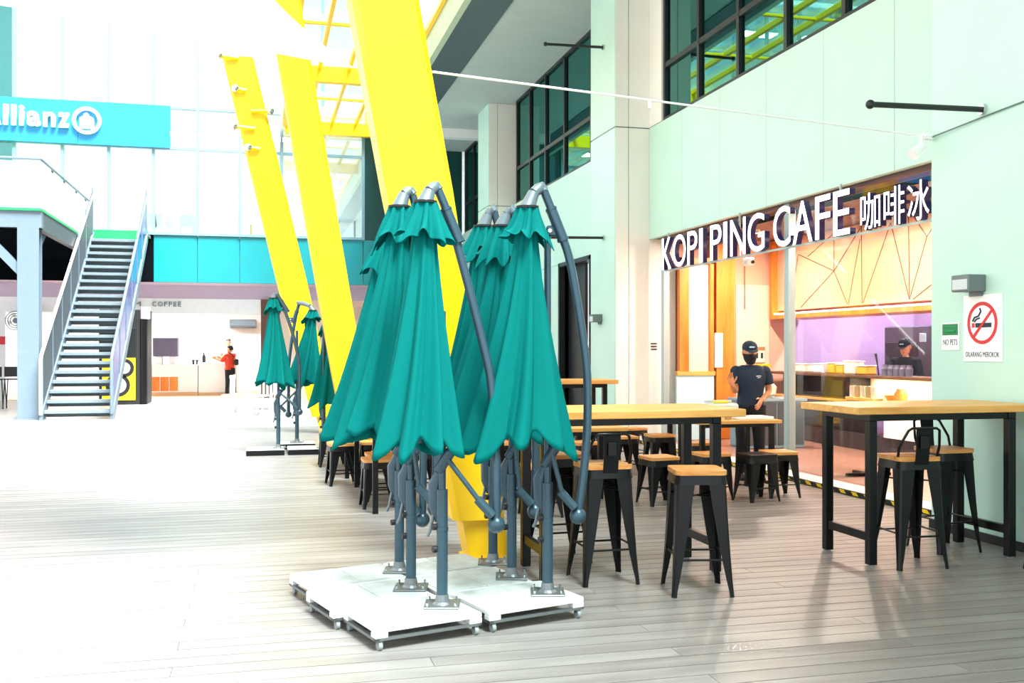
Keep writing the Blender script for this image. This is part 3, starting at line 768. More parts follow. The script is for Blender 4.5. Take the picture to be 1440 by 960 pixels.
def umbrella(label, loc, rz, arm, hub, ctop, chem, R, seed, mast_top=2.2, group=None, full=True):
    t = thing('cantilever_umbrella', label, 'umbrella', loc, rz, group)
    # foot
    mb = MB().box(-0.095, 0.095, -0.095, 0.095, 0.0, 0.010, 0.004).lathe([(0.052, 0.01), (0.04, 0.022), (0.033, 0.06)], 16)
    mb.build('base_plate', M['zinc'], t)
    for sx in (-1, 1):
        for sy in (-1, 1): MB().tube([(sx * 0.075, sy * 0.075, 0.008), (sx * 0.075, sy * 0.075, 0.03)], 0.007, 6).build('bolt', M['chrome'], t)
    MB().tube([(0, 0, 0.01), (0, 0, 0.62)], 0.030, 16).tube([(0, 0, 0.40), (0, 0, 0.42)], 0.033, 16).build('lower_pole', M['steel_dark'], t, smooth=True)
    MB().tube([(0, 0, 0.60), (0, 0, mast_top)], 0.020, 14).build('mast', M['steel_dark'], t, smooth=True)
    for zz in (0.30, 0.42): MB().tube([(-0.05, -0.01, zz), (-0.028, 0, zz)], 0.018, 10).build('knob', M['blacksoft'], t, smooth=True)
    # crank box and strut to the ball joint
    ck = MB().tube([(-0.02, 0.04, 0.44), (-0.035, 0.055, 0.52), (-0.035, 0.055, 0.64), (-0.015, 0.03, 0.71)], [0.022, 0.042, 0.046, 0.025], 12).build('crank_box', M['steel_dark'], t, smooth=True)
    MB().tube([(-0.05, 0.03, 0.48), (-0.065, 0.02, 0.40), (-0.08, 0.02, 0.365)], 0.009, 8).build('crank_handle', M['steel_lite'], ck, smooth=True)
    bl = arm[0]
    MB().tube([(0.02, -0.035, 0.80), (bl[0] - 0.09, -0.035, bl[2] + 0.13)], 0.014, 10).tube([(bl[0] - 0.10, -0.035, bl[2] + 0.14), (bl[0] - 0.02, -0.03, bl[2] + 0.05)], 0.026, 10).build('strut', M['steel_dark'], t, smooth=True)
    MB().tube([(-0.02, 0, 0.72), (0.05, -0.03, 0.83)], 0.03, 12).build('strut_socket', M['steel_dark'], t, smooth=True)
    # arm: smooth curve through the points
    P = [Vector(p) for p in arm]; pts = []
    for i in range(len(P) - 1):
        p0, p1, p2, p3 = P[max(i - 1, 0)], P[i], P[i + 1], P[min(i + 2, len(P) - 1)]
        for k in range(6):
            u = k / 6; pts.append(0.5 * ((2 * p1) + (-p0 + p2) * u + (2 * p0 - 5 * p1 + 4 * p2 - p3) * u * u + (-p0 + 3 * p1 - 3 * p2 + p3) * u ** 3))
    pts.append(P[-1])
    MB().tube(pts, 0.024, 14).build('arm', M['steel_dark'], t, smooth=True)
    MB().ball(P[0], 0.048).build('ball_joint', M['steel_dark'], t, smooth=True)
    # sleeve and elbow
    e = P[-1]; dn = (P[-2] - e).normalized()
    sl = MB().tube([e + dn * 0.10, e + dn * 0.30], 0.031, 14).tube([e + dn * 0.105, e + dn * 0.115], 0.034, 14).tube([e + dn * 0.285, e + dn * 0.30], 0.034, 14).build('sleeve', M['steel_dark'], t, smooth=True)
    q = e + dn * 0.24
    br = MB().box(q.x - 0.075, q.x - 0.01, q.y - 0.012, q.y + 0.012, q.z - 0.03, q.z + 0.03, 0.008).build('bracket', M['steel_dark'], t)
    MB().tube([(q.x - 0.055, q.y - 0.025, q.z), (q.x - 0.055, q.y + 0.025, q.z)], 0.012, 10).build('pin', M['chrome'], br, smooth=True)
    h = Vector(hub); ct = Vector(ctop)
    MB().tube([e, e + Vector((-0.02, 0, 0.025)), (e + h) / 2 + Vector((0, 0, 0.02)), h], [0.03, 0.032, 0.032, 0.03], 12).build('elbow', M['steel_lite'], t, smooth=True)
    MB().tube([h, h.lerp(ct, 0.5), ct + (ct - h) * 0.2], [0.032, 0.038, 0.05], 14).build('hub', M['steel_lite'], t, smooth=True)
    MB().tube([ct + Vector((0, 0, 0.012)), ct], 0.064, 18).build('crown_cap', M['blacksoft'], t, smooth=True)
    # canopy with its vent skirt
    hm = Vector(chem); ax = hm - ct
    c0 = ct + ax * 0.05
    cn = canopy_mesh(c0, hm, R, seed).build('canopy', M['teal'], t, smooth=True)
    md = cn.modifiers.new('thick', 'SOLIDIFY'); md.thickness = 0.004
    vt = canopy_mesh(ct, ct + ax * 0.13 + Vector((0, 0, -0.02)), 0.125, seed + 50, 0.2, 0.85, 0.060, 0.05)
    vt = vt.build('vent_skirt', M['teal'], cn, smooth=True)
    for p in cn.data.polygons: p.use_smooth = True
    md = vt.modifiers.new('thick', 'SOLIDIFY'); md.thickness = 0.004
    MB().tube([ct, hm + Vector((0, 0, 0.06))], 0.018, 10).build('centre_pole', M['steel_lite'], t, smooth=True)
    return t
ZD = 0.127
A3 = [(.29, 0, .56 - ZD), (.287, 0, .93 - ZD), (.262, 0, 1.31 - ZD), (.215, 0, 1.54 - ZD), (.107, 0, 1.96 - ZD), (.03, 0, 2.22 - ZD), (-.02, 0, 2.345 - ZD)]
A6 = [(.17, 0, .56 - ZD), (.205, 0, .82 - ZD), (.225, 0, 1.14 - ZD), (.212, 0, 1.46 - ZD), (.13, 0, 1.97 - ZD), (.06, 0, 2.18 - ZD), (-.02, 0, 2.385 - ZD)]
A2 = [(.14, .02, .58 - ZD), (.145, .02, .93 - ZD), (.14, .02, 1.31 - ZD), (.12, .02, 1.56 - ZD), (.08, .02, 1.98 - ZD), (.045, .01, 2.22 - ZD), (.01, 0, 2.38 - ZD)]
rz0 = -math.radians(14)
def lz(z): return z - ZD
umbrella('closed green parasol front left, curved arm bulging right of its pole', (.948, 5.26, ZD), rz0, A3, (-.065, -.05, lz(2.335)), (-.085, -.07, lz(2.268)), (-.11, -.17, lz(.95)), .20, 3, lz(1.7))
umbrella('closed green parasol front right, curved arm in front of the dark doorway', (1.571, 5.38, ZD), rz0, A6, (-.08, -.04, lz(2.37)), (-.115, -.06, lz(2.28)), (-.165, -.16, lz(.955)), .26, 11, lz(2.13))
umbrella('closed green parasol second from the front on the left side', (.842, 5.68, ZD), rz0, A2, (-.035, -.03, lz(2.38)), (-.06, -.05, lz(2.30)), (-.15, -.12, lz(.98)), .235, 21, lz(2.15))
umbrella('closed green parasol at the rear left, mostly hidden behind two others', (.838, 6.14, ZD), rz0, [(x, y, z - 0.14) for x, y, z in A2], (-.05, 0, lz(2.24)), (-.075, 0, lz(2.17)), (-.20, 0, lz(.98)), .24, 31, lz(2.0))
umbrella('closed green parasol at the rear right, topmost hub left of the pair', (1.453, 6.23, ZD), rz0, A2, (-.03, 0, lz(2.36)), (-.06, 0, lz(2.28)), (-.13, 0, lz(.97)), .21, 41, lz(2.15))
umbrella('closed green parasol in the middle of the right side row', (1.471, 5.81, ZD), rz0, [(x, y, z - 0.06) for x, y, z in A2], (-.03, 0, lz(2.31)), (-.06, 0, lz(2.23)), (-.14, -.02, lz(.97)), .26, 51, lz(2.1))

# the farther group of parasols on ballast boards
for x0, l_ in ((-0.17, 'black edged ballast board under the far left parasol'), (0.40, 'black edged ballast board under the far right parasol')):
    t = thing('ballast_board', l_, 'base', (x0 + 0.25, 14.6, 0))
    box('board', M['offwhite'], t, -0.26, 0.26, -0.22, 0.35, 0.04, 0.075, 0.004)
    box('front_rail', M['black'], t, -0.26, 0.26, -0.25, -0.22, 0.0, 0.075, 0.004)
    box('back_rail', M['black'], t, -0.26, 0.26, 0.35, 0.38, 0.0, 0.075, 0.004)
tw = thing('ballast_board', 'black edged ballast board behind the two front ones of the far parasols', 'base', (0.55, 15.45, 0))
box('board', M['offwhite'], tw, -0.26, 0.26, -0.22, 0.22, 0.04, 0.075, 0.004); box('front_rail', M['black'], tw, -0.26, 0.26, -0.25, -0.22, 0.0, 0.075, 0.004)
ZD = 0.075
AF = [(.30, 0, .52), (.30, 0, .9), (.29, 0, 1.25), (.21, 0, 1.62), (.10, 0, 1.95), (.03, 0, 2.12), (-.02, 0, 2.2)]
umbrella('far closed green parasol standing farthest left with its arm curving right', (.26, 14.62, ZD), rz0, AF, (-.05, 0, 2.2), (-.07, 0, 2.14), (-.04, 0, .88), .245, 61, 2.0)
umbrella('far closed green parasol behind the pair, canopy right of its pole', (.55, 15.45, ZD), rz0, [(-x * .5, .1, z - .1) for x, y, z in AF], (.20, 0, 2.07), (.24, 0, 2.0), (.10, 0, .87), .26, 71, 1.7)
umbrella('far closed green parasol nearest the tables with upright thin mast', (.89, 14.52, ZD), rz0, [(.20, 0, .55), (.20, 0, .9), (.18, 0, 1.25), (.15, 0, 1.62), (.10, 0, 1.95), (.06, 0, 2.1), (.03, 0, 2.17)], (.06, .06, 2.0), (.06, .08, 1.85), (.07, .08, .62), .25, 81, 2.12)

# ------------------------------------------------------------------ furniture: tables
def bar_table(label, x0, x1, y0, y1, legs, group='tall bar tables'):
    t = thing('bar_table', label, 'table', ((x0 + x1) / 2, (y0 + y1) / 2, 0), 0, group)
    cx, cy = (x0 + x1) / 2, (y0 + y1) / 2
    box('table_top', M['wood_top'], t, x0 - cx, x1 - cx, y0 - cy, y1 - cy, 1.05, 1.10, 0.004)
    lx0, lx1, ly0, ly1 = [a - b for a, b in zip(legs, (cx, cx, cy, cy))]
    for lx in (lx0, lx1):
        for ly in (ly0, ly1):
            l = box('leg', M['black'], t, lx - 0.03, lx + 0.03, ly - 0.03, ly + 0.03, 0.012, 1.0, 0.003)
            MB().tube([(lx, ly, 0), (lx, ly, 0.013)], 0.025, 10).build('foot_pad', M['rubber'], l)
        box('foot_rail', M['black'], t, lx - 0.02, lx + 0.02, ly0, ly1, 0.17, 0.23, 0.003)
        box('end_rail', M['black'], t, lx - 0.03, lx + 0.03, ly0 - 0.03, ly1 + 0.03, 1.0, 1.05, 0.003)
    for ly in (ly0, ly1): box('apron', M['black'], t, lx0, lx1, ly - 0.02, ly + 0.02, 1.0, 1.05, 0.003)
    return t
bar_table('tall bar table between the green parasols and the lone stool', 1.70, 3.12, 6.0, 6.74, (1.77, 2.96, 6.13, 6.60))
bar_table('tall bar table in front of the no smoking pier', 3.93, 5.42, 5.96, 6.70, (4.09, 5.22, 6.05, 6.59))
bar_table('tall bar table beside the dark doorway at the back', 3.0, 4.45, 12.0, 12.7, (3.17, 4.30, 12.12, 12.58))

def low_table(label, x0, x1, y0, y1, kind='legs', top='wood_top'):
    cx, cy = (x0 + x1) / 2, (y0 + y1) / 2; a, b = (x1 - x0) / 2, (y1 - y0) / 2
    t = thing('low_table', label, 'table', (cx, cy, 0), 0, 'low wooden tables')
    box('table_top', M[top], t, -a, a, -b, b, 0.72, 0.755, 0.004)
    if kind == 'legs':
        for sx in (-1, 1):
            for sy in (-1, 1): box('leg', M['black'], t, sx * (a - 0.08) - 0.025, sx * (a - 0.08) + 0.025, sy * (b - 0.08) - 0.025, sy * (b - 0.08) + 0.025, 0, 0.72, 0.003)
        mb = MB()
        for sy in (-1, 1): mb.box(-a + 0.08, a - 0.08, sy * (b - 0.08) - 0.015, sy * (b - 0.08) + 0.015, 0.68, 0.72)
        mb.build('apron', M['black'], t)
    else:
        MB().tube([(0, 0, 0.03), (0, 0, 0.70)], 0.035, 12).build('pedestal', M['black'], t, smooth=True)
        mb = MB().box(-0.28, 0.28, -0.03, 0.03, 0.0, 0.035, 0.006).box(-0.03, 0.03, -0.28, 0.28, 0.0, 0.034, 0.006); mb.build('cross_foot', M['black'], t)
        box('top_plate', M['black'], t, -0.2, 0.2, -0.2, 0.2, 0.70, 0.72, 0.003)
    return t
low_table('low wooden table in front of the masked man', 4.35, 5.3, 9.4, 10.1)
low_table('low wooden table just behind the tall table by the parasols', 2.2, 3.38, 8.85, 9.5)
low_table('low pedestal table standing in front of the tall white pier', 4.6, 5.3, 11.2, 11.85, 'pedestal')
low_table('low wooden table with its leg under the front left parasol', 0.94, 1.64, 9.0, 10.95)
low_table('low wooden table farthest along the left row behind the parasols', 0.90, 1.6, 11.55, 13.5)
low_table('low wooden table behind the parasol poles in the second row', 2.1, 2.9, 10.9, 12.2)
tb = low_table('pedestal table standing inside the cafe behind the glass', 6.42, 7.1, 9.7, 10.4, 'pedestal'); tb.location.z = 0.046

# ------------------------------------------------------------------ stools
def rsq(a, r, n=5):
    pts = []
    for k, (sx, sy) in enumerate(((1, 1), (-1, 1), (-1, -1), (1, -1))):
        for i in range(n):
            an = PI / 2 * (k + i / (n - 1)); pts.append((sx * (a - r) + r * math.cos(an), sy * (a - r) + r * math.sin(an)))
    return pts
def stool(label, loc, rz, h=0.76, back=False, name='bar_stool', cat='stool', group=None, seat='wood_seat'):
    t = thing(name, label, cat, loc, rz, group)
    a = 0.152; f = 0.195 if h > 0.6 else 0.175
    MB().prism(rsq(a + 0.006, 0.04), 'z', h - 0.028, h).build('seat', M[seat], t)
    secs = [[(x, y, z) for x, y in rsq(s_, 0.045)] for s_, z in ((a + 0.002, h - 0.028), (a + 0.004, h - 0.05), (a + 0.010, h - 0.085))]
    MB().loft(secs).build('seat_pan', M['black'], t, smooth=True)
    for sx in (-1, 1):
        for sy in (-1, 1):
            secs = []
            for u in (0, 0.2, 0.45, 0.7, 0.85, 0.95, 1.0):
                z = (h - 0.05) * (1 - u)
                c_ = a - 0.004 + (f - a) * (0.75 * u + 0.25 * u ** 4)
                w = 0.085 * (1 - u) ** 0.9 + 0.024 + (0.006 if u == 1 else 0); th = 0.006
                L = [(c_, c_), (c_ - w, c_), (c_ - w, c_ - th), (c_ - 0.014, c_ - 0.014), (c_ - th, c_ - w), (c_, c_ - w)]
                # soften the outer corner
                L[0:1] = [(c_, c_ - 0.012), (c_ - 0.012, c_)]
                secs.append([(sx * x, sy * y, z) for x, y in L])
            MB().loft(secs).build('leg', M['black'], t, smooth=True)
    zr = h * 0.29; u = 1 - zr / (h - 0.05); q = a - 0.004 + (f - a) * 0.75 * u - 0.012
    for s_ in (-1, 1):
        MB().tube([(-q, s_ * q, zr), (q, s_ * q, zr)], 0.007, 8).build('foot_rail', M['black'], t, smooth=True)
        MB().tube([(s_ * q, -q, zr + 0.02), (s_ * q, q, zr + 0.02)], 0.007, 8).build('side_rail', M['black'], t, smooth=True)
    MB().tube([(-0.14, -0.14, h * .78), (0.14, 0.14, h * .78)], 0.006, 6).tube([(-0.14, 0.14, h * .78), (0.14, -0.14, h * .78)], 0.006, 6).build('cross_brace', M['black'], t)
    if back:
        MB().tube([(-0.145, -0.10, h - 0.02), (-0.15, -0.13, h + 0.07), (-0.115, -0.185, h + 0.185), (-0.09, -0.19, h + 0.2), (0.09, -0.19, h + 0.2), (0.115, -0.185, h + 0.185), (0.15, -0.13, h + 0.07), (0.145, -0.10, h - 0.02)], 0.0095, 10).build('back_rail', M['black'], t, smooth=True)
        mb = MB().loft([[(-0.05, -0.155, h - 0.05), (0.05, -0.155, h - 0.05), (0.05, -0.16, h - 0.05), (-0.05, -0.16, h - 0.05)], [(-0.05, -0.168, h + 0.05), (0.05, -0.168, h + 0.05), (0.05, -0.173, h + 0.05), (-0.05, -0.173, h + 0.05)], [(-0.058, -0.185, h + 0.20), (0.058, -0.185, h + 0.20), (0.058, -0.191, h + 0.20), (-0.058, -0.191, h + 0.20)]])
        mb.build('back_splat', M['black'], t)
        MB().box(-0.03, 0.03, -0.195, -0.19, h + 0.06, h + 0.15, 0.004).build('splat_emboss', M['black'], t)
    return t
s0 = stool('lone tall stool with a wooden seat standing free in the foreground', (2.63, 5.71, 0), -math.radians(12))
b0 = stool('tall low backed stool tucked under the table right of the parasols', (2.16, 6.13, 0), 0.0, back=True, name='bar_chair', cat='chair')
dup(s0, (2.06, 6.78, 0), 0.05, 'tall stool on the far side of the table right of the parasols')
dup(b0, (4.38, 6.04, 0), math.radians(-4), 'tall low backed stool at the left end of the table by the pier')
dup(b0, (4.97, 6.44, 0), PI + 0.03, 'tall low backed stool at the right end of the table by the pier')
dup(s0, (5.24, 5.55, 0), 0.0, 'tall stool cut by the right edge near the pier')
dup(s0, (3.95, 11.85, 0), 0.0, 'tall stool at the back table beside the doorway')
dup(s0, (3.4, 12.9, 0), 0.0, 'tall stool on the far side of the back table beside the doorway')
l0 = stool('low wooden seat stool under the table end left of the parasol poles', (1.10, 9.50, 0), 0.02, 0.46, name='low_stool')
for x, y_, r_, lb in ((1.18, 9.95, 0, 'low stool second from the front in the row left of the parasols'), (0.89, 11.15, .1, 'low stool with bright seat third in the row left of the parasols'), (1.25, 11.25, 0, 'low stool behind the third one in the left row'), (0.90, 12.95, 0, 'low stool at the far end of the left row near the far parasols'), (1.88, 9.25, .1, 'low stool behind the left parasol poles on the right table side'), (1.62, 10.2, 0, 'low stool behind the left parasol poles a step farther back'),
                      (4.72, 11.3, 0, 'low stool beside the pedestal table before the white pier'), (4.77, 12.35, .2, 'low stool with dark seat farther back by the white pier'), (4.76, 10.25, 0, 'low stool behind the table front edge left of the masked man'), (4.38, 9.17, .05, 'low stool in front of the masked man, left one'), (5.12, 9.16, -.05, 'low stool in front of the masked man, right one'),
                      (2.45, 8.62, 0, 'low stool in front of the table behind the tall stools'), (3.0, 9.65, 0, 'low stool behind the table next to the tall stools'), (3.75, 9.0, .1, 'low stool standing right of the table behind the tall stools'), (2.6, 10.8, .1, 'low stool at the second row table behind the parasols'), (1.95, 9.8, .1, 'low stool right of the long left table'), (4.2, 11.2, 0, 'low stool left of the pedestal table'), (3.5, 10.6, .3, 'low stool standing alone between the second row tables')):
    dup(l0, (x, y_, 0), r_, lb)
m0 = stool('low stool with a bare metal seat nearest in front of the masked man', (4.78, 8.98, 0), 0.1, 0.46, name='metal_stool', seat='black')

# ------------------------------------------------------------------ stairs and landing on the left
stt = thing('steel_staircase', 'grey steel staircase with open treads rising to the upper floor', 'staircase', (-3.72, 22.6, 0))
NR = 23; rise = 4.66 / NR; going = 6.65 / NR
tm = MB().box(-0.66, 0.66, 0, 0.27, -0.07, 0.0, 0.004).mesh('tread'); tm.materials.append(M['tread'])
rm = MB().box(-0.66, 0.66, 0.255, 0.265, -0.15, -0.07).mesh('riser'); rm.materials.append(M['riser'])
for k in range(1, NR):
    link('tread', tm, stt, (0, (k - 1) * going, k * rise)); link('riser_plate', rm, stt, (0, (k - 1) * going, k * rise))
for s in (-1, 1):
    x0, x1 = (s * 0.66, s * 0.72) if s > 0 else (-0.72, -0.66)
    MB().prism([(-0.12, 0), (0.12, 0), (6.65, 4.45), (6.65, 4.72), (-0.02, 0.22), (-0.12, 0.16)], 'x', x0, x1).build('stringer', M['greysteel'], stt)
    hx = s * 0.69
    MB().tube([(hx, -0.12, 0.12), (hx, -0.14, 1.28), (hx, -0.05, 1.38), (hx, 6.55, 5.72), (hx, 6.7, 5.74)], 0.035, 10).build('handrail', M['white' if s < 0 else 'greysteel'], stt, smooth=True)
    for k in range(7):
        yv = 0.0 + k * 1.08; z0 = yv * 4.66 / 6.65
        box('post', M['greysteel'], stt, hx - 0.02, hx + 0.02, yv - 0.02, yv + 0.02, z0 + 0.1, z0 + 1.36)
    for k in range(6):
        ya, yb = 0.03 + k * 1.08, 1.05 + k * 1.08; g = 4.66 / 6.65
        MB().prism([(ya, ya * g + 0.24), (yb, yb * g + 0.24), (yb, yb * g + 1.28), (ya, ya * g + 1.28)], 'x', hx - 0.008, hx + 0.008).build('side_panel', M['darkgrey' if s < 0 else 'blue_reflect'], stt)
box('landing_nosing', M['green'], stt, -0.72, 0.72, 6.6, 6.68, 4.42, 4.76)
box('landing_plate', M['tread'], stt, -0.72, 0.72, 6.65, 7.38, 4.62, 4.7)

ld = thing('steel_landing', 'raised steel landing with frosted railing left of the staircase', 'platform', (0, 0, 0))
box('deck_plate', M['green'], ld, -10, -4.45, 22.75, 29.98, 4.40, 4.46, 0.004)
box('front_beam', M['greysteel'], ld, -10, -4.46, 22.8, 22.98, 4.05, 4.40)
box('side_beam', M['darkgrey'], ld, -4.62, -4.47, 22.98, 29.98, 4.02, 4.40)
for xx in (-6.2, -7.9): box('joist', M['darkgrey'], ld, xx - 0.06, xx + 0.06, 22.98, 29.98, 4.1, 4.40)
box('soffit_panel', M['landing_shade'], ld, -10, -4.64, 23.0, 29.98, 4.02, 4.06)  # underside coloured black to imitate the shade below the landing
mb = MB().box(-4.93, -4.51, 22.80, 22.83, 0, 4.05).box(-4.93, -4.51, 23.10, 23.13, 0, 4.05).box(-4.74, -4.70, 22.83, 23.10, 0, 4.05)
mb.build('column', M['greysteel'], ld)
box('column_base', M['greysteel'], ld, -5.0, -4.45, 22.75, 23.2, 0, 0.03)
MB().prism([(-5.62, 4.05), (-5.85, 4.05), (-4.93, 3.05), (-4.93, 3.3)], 'y', 22.85, 23.05).build('brace', M['greysteel'], ld)
MB().prism([(23.13, 3.1), (23.13, 3.35), (24.3, 4.05), (24.0, 4.05)], 'x', -4.8, -4.65).build('brace', M['greysteel'], ld)
for a, b in ((-10, -7.6), (-7.58, -6.0), (-5.98, -4.47)): box('railing_panel', M['white'], ld, a, b, 22.80, 22.82, 4.46, 5.44)
for a, b in ((22.84, 24.8), (24.82, 26.9), (26.92, 29.2)): box('railing_panel', M['white'], ld, -4.49, -4.47, a, b, 4.46, 5.40)
MB().tube([(-10, 22.8, 5.5), (-4.48, 22.8, 5.5), (-4.48, 29.2, 5.5)], 0.03, 8).build('top_rail', M['greysteel'], ld, smooth=True)
for yv in (24.2, 25.6, 27.2, 28.6): box('rail_bracket', M['darkgrey'], ld, -4.53, -4.49, yv - 0.03, yv + 0.03, 5.36, 5.5)

# ------------------------------------------------------------------ kiosk and things in the far shop
kk = thing('vending_kiosk', 'black kiosk with a yellow poster standing behind the staircase', 'kiosk', (-3.45, 28.4, 0))
box('cabinet_body', M['blacksoft'], kk, -0.7, 0.52, 0, 1.2, 0.0, 2.55, 0.02)
box('screen_panel', M['frame_dark'], kk, -0.62, 0.22, -0.02, 0, 1.25, 2.05, 0.01)
MB().tube([(0.42, 0.02, 0.02), (0.42, 0.02, 2.3)], 0.09, 14).build('corner_post', M['black'], kk, smooth=True)
MB().tube([(0.46, 0.06, 2.3), (0.46, 0.06, 2.62)], 0.13, 14).build('top_lamp', M['lilac_soffit'], kk, smooth=True)
pst = box('poster_panel', M['tapeyellow'], kk, -0.62, 0.22, -0.02, 0, 0.12, 1.25, 0.004)
for cx_, cz_, r_ in ((-0.22, 0.52, 0.24), (-0.06, 0.98, 0.18)):
    tr = MB().tube([(cx_, -0.024, cz_), (cx_, -0.02, cz_)], r_ + 0.07, 22).build('tyre_picture', M['tapeblack'], pst)
    MB().tube([(cx_, -0.03, cz_), (cx_, -0.02, cz_)], r_ - 0.03, 22).build('wheel_picture', M['signwhite'], pst)
mc = thing('drinks_machine', 'dark drinks machine on the far shop counter right of the kiosk', 'machine', (-2.85, 33.0, 1.0))
box('machine_body', M['greybox'], mc, -0.38, 0.38, -0.25, 0.25, 0.25, 0.85, 0.02); box('machine_base', M['white'], mc, -0.3, -0.1, -0.2, 0.2, 0, 0.25, 0.01); box('machine_base', M['white'], mc, 0.1, 0.3, -0.2, 0.2, 0, 0.25, 0.01)
ctn = thing('shop_counter', 'white counter with brown cupboard doors in the far coffee shop', 'counter', (-2.58, 33.0, 0.02))
box('carcass', M['white'], ctn, -0.7, 0.7, -0.3, 0.3, 0.12, 0.94, 0.01); box('worktop', M['white'], ctn, -0.72, 0.72, -0.33, 0.33, 0.94, 0.98, 0.005); box('plinth', M['shopfloor'], ctn, -0.7, 0.7, -0.28, 0.28, 0, 0.12)
for k in range(3): box('cupboard_door', M['orange_wood'], ctn, -0.68 + k * 0.27, -0.43 + k * 0.27, -0.312, -0.30, 0.16, 0.6, 0.004)
c2 = thing('serving_counter', 'plain white serving counter before the red shirted customer', 'counter', (-1.45, 32.9, 0.02))
box('carcass', M['white'], c2, -0.4, 0.75, -0.25, 0.25, 0.1, 1.0, 0.01); box('worktop', M['white'], c2, -0.43, 0.78, -0.28, 0.28, 1.0, 1.04, 0.005); box('plinth', M['shopfloor'], c2, -0.4, 0.75, -0.22, 0.22, 0, 0.1)
for k in range(5):
    o = MB().lathe([(0.03, 0), (0.042, 0.14), (0.045, 0.14), (0.045, 0.15), (0.0, 0.15)], 10).build('paper_cup', M['frame_dark' if k > 2 else 'white'], None, loc=(-2.35 + k * 0.11, 32.85, 1.0)); tag(o, 'takeaway cup in the row on the far shop counter', 'cup', 'cups on the far shop counter')
o = MB().lathe([(0.05, 0), (0.055, 0.18), (0.02, 0.25), (0.02, 0.32), (0, 0.32)], 12).build('dark_bottle', M['frame_dark'], None, True, (-1.7, 32.8, 1.06)); tag(o, 'black syrup bottle on the serving counter', 'bottle')
pb = thing('aircon_unit', 'grey air conditioner on the far shop back wall', 'appliance', (-0.55, 35.6, 2.35))
box('casing', M['greysteel'], pb, -0.45, 0.45, -0.2, 0.2, -0.15, 0.15, 0.03); box('louvre', M['darkgrey'], pb, -0.4, 0.4, -0.215, -0.2, -0.13, -0.06)
# upstairs furniture behind the facade glass
dk = thing('upstairs_desk', 'orange topped desk behind the first floor window', 'desk', (-1.05, 31.2, 4.72))
box('desk_top', M['orangefood'], dk, -0.9, 0.9, -0.3, 0.3, 0.7, 0.74, 0.004)
for s in (-1, 1): box('leg', M['greysteel'], dk, s * 0.8 - 0.03, s * 0.8 + 0.03, -0.25, 0.25, 0, 0.7)
pl = thing('potted_plant', 'green potted plant behind the first floor window', 'plant', (-2.55, 31.0, 4.72))
MB().lathe([(0.12, 0), (0.17, 0.3), (0.15, 0.3), (0, 0.28)], 14).build('pot', M['white'], pl, smooth=True)
for k in range(26):
    a = random.random() * 6.28; el = random.uniform(0.4, 1.3); L = random.uniform(0.3, 0.55)
    dr = Vector((math.cos(a) * math.cos(el), math.sin(a) * math.cos(el), math.sin(el))); sd = Vector((-math.sin(a), math.cos(a), 0)) * 0.045
    p = Vector((0, 0, 0.28)); mb = MB(); q = [p - sd * .2, p + dr * L * .5 - sd, p + dr * L + Vector((0, 0, -.05)), p + dr * L * .5 + sd]
    up = Vector((0, 0, 0.006)); mb.loft([[v for v in q], [v + up for v in q]]); mb.build('leaf', M['leaf'], pl)
for k, (xx, lb) in enumerate(((-2.12, 'grey upstairs chair next to the potted plant'), (-3.05, 'grey upstairs chair left of the potted plant'), (2.2, 'dark upstairs chair behind the window near the dark teal wall'))):
    o = thing('upstairs_chair', lb, 'chair', (xx, 31.5, 4.72))
    box('seat', M['darkgrey'], o, -0.22, 0.22, -0.22, 0.22, 0.42, 0.46, 0.01); box('backrest', M['darkgrey'], o, -0.22, 0.22, 0.18, 0.22, 0.5, 0.85, 0.01)
    for sx in (-1, 1):
        for sy in (-1, 1): MB().tube([(sx * .19, sy * .19, 0), (sx * .18, sy * .18, .42)], 0.015, 6).build('leg', M['frame_dark'], o)
ut = thing('upstairs_table', 'white table behind the window near the dark teal wall', 'table', (2.5, 31.0, 4.72))
box('table_top', M['white'], ut, -0.5, 0.45, -0.3, 0.3, 0.72, 0.76); 
for s in (-1, 1): MB().tube([(s * .35, 0, 0), (s * .35, 0, .72)], 0.03, 8).build('leg', M['greysteel'], ut)

# far left seating and white plastic chairs
for k, (xx, yy, lb) in enumerate(((-6.35, 27.2, 'black tall stool under the landing, left one'), (-6.0, 27.3, 'black tall stool under the landing beside the steel column'))):
    o = thing('tall_chair', lb, 'stool', (xx, yy, 0))
    box('seat', M['black'], o, -0.17, 0.17, -0.17, 0.17, 0.72, 0.75, 0.01); box('backrest', M['black'], o, -0.16, 0.16, -0.19, -0.17, 0.8, 1.05, 0.01)
    for sx in (-1, 1):
        for sy in (-1, 1): MB().tube([(sx * .19, sy * .19, 0), (sx * .15, sy * .15, .73)], 0.014, 6).build('leg', M['black'], o)
o = thing('white_counter', 'white topped counter under the landing behind the tall stools', 'table', (-6.4, 28.0, 0))
box('table_top', M['white'], o, -1.0, 0.8, -0.3, 0.3, 0.98, 1.02); 
for s in (-1, 1): box('leg', M['white'], o, s * 0.7 - 0.04, s * 0.7 + 0.04, -0.2, 0.2, 0, 0.98)
fn = thing('wall_fan', 'round grey wall fan beside the white pillar under the landing', 'fan', (-6.75, 31.1, 2.3))
MB().tube([(0, 0, 0), (0, -0.08, 0)], 0.08, 14).build('hub', M['greysteel'], fn, smooth=True)
mb = MB()
for r_ in (0.14, 0.21, 0.27): mb.tube([(r_ * math.cos(a * PI / 10), -0.06, r_ * math.sin(a * PI / 10)) for a in range(21)], 0.012, 6)
mb.build('guard', M['greysteel'], fn)
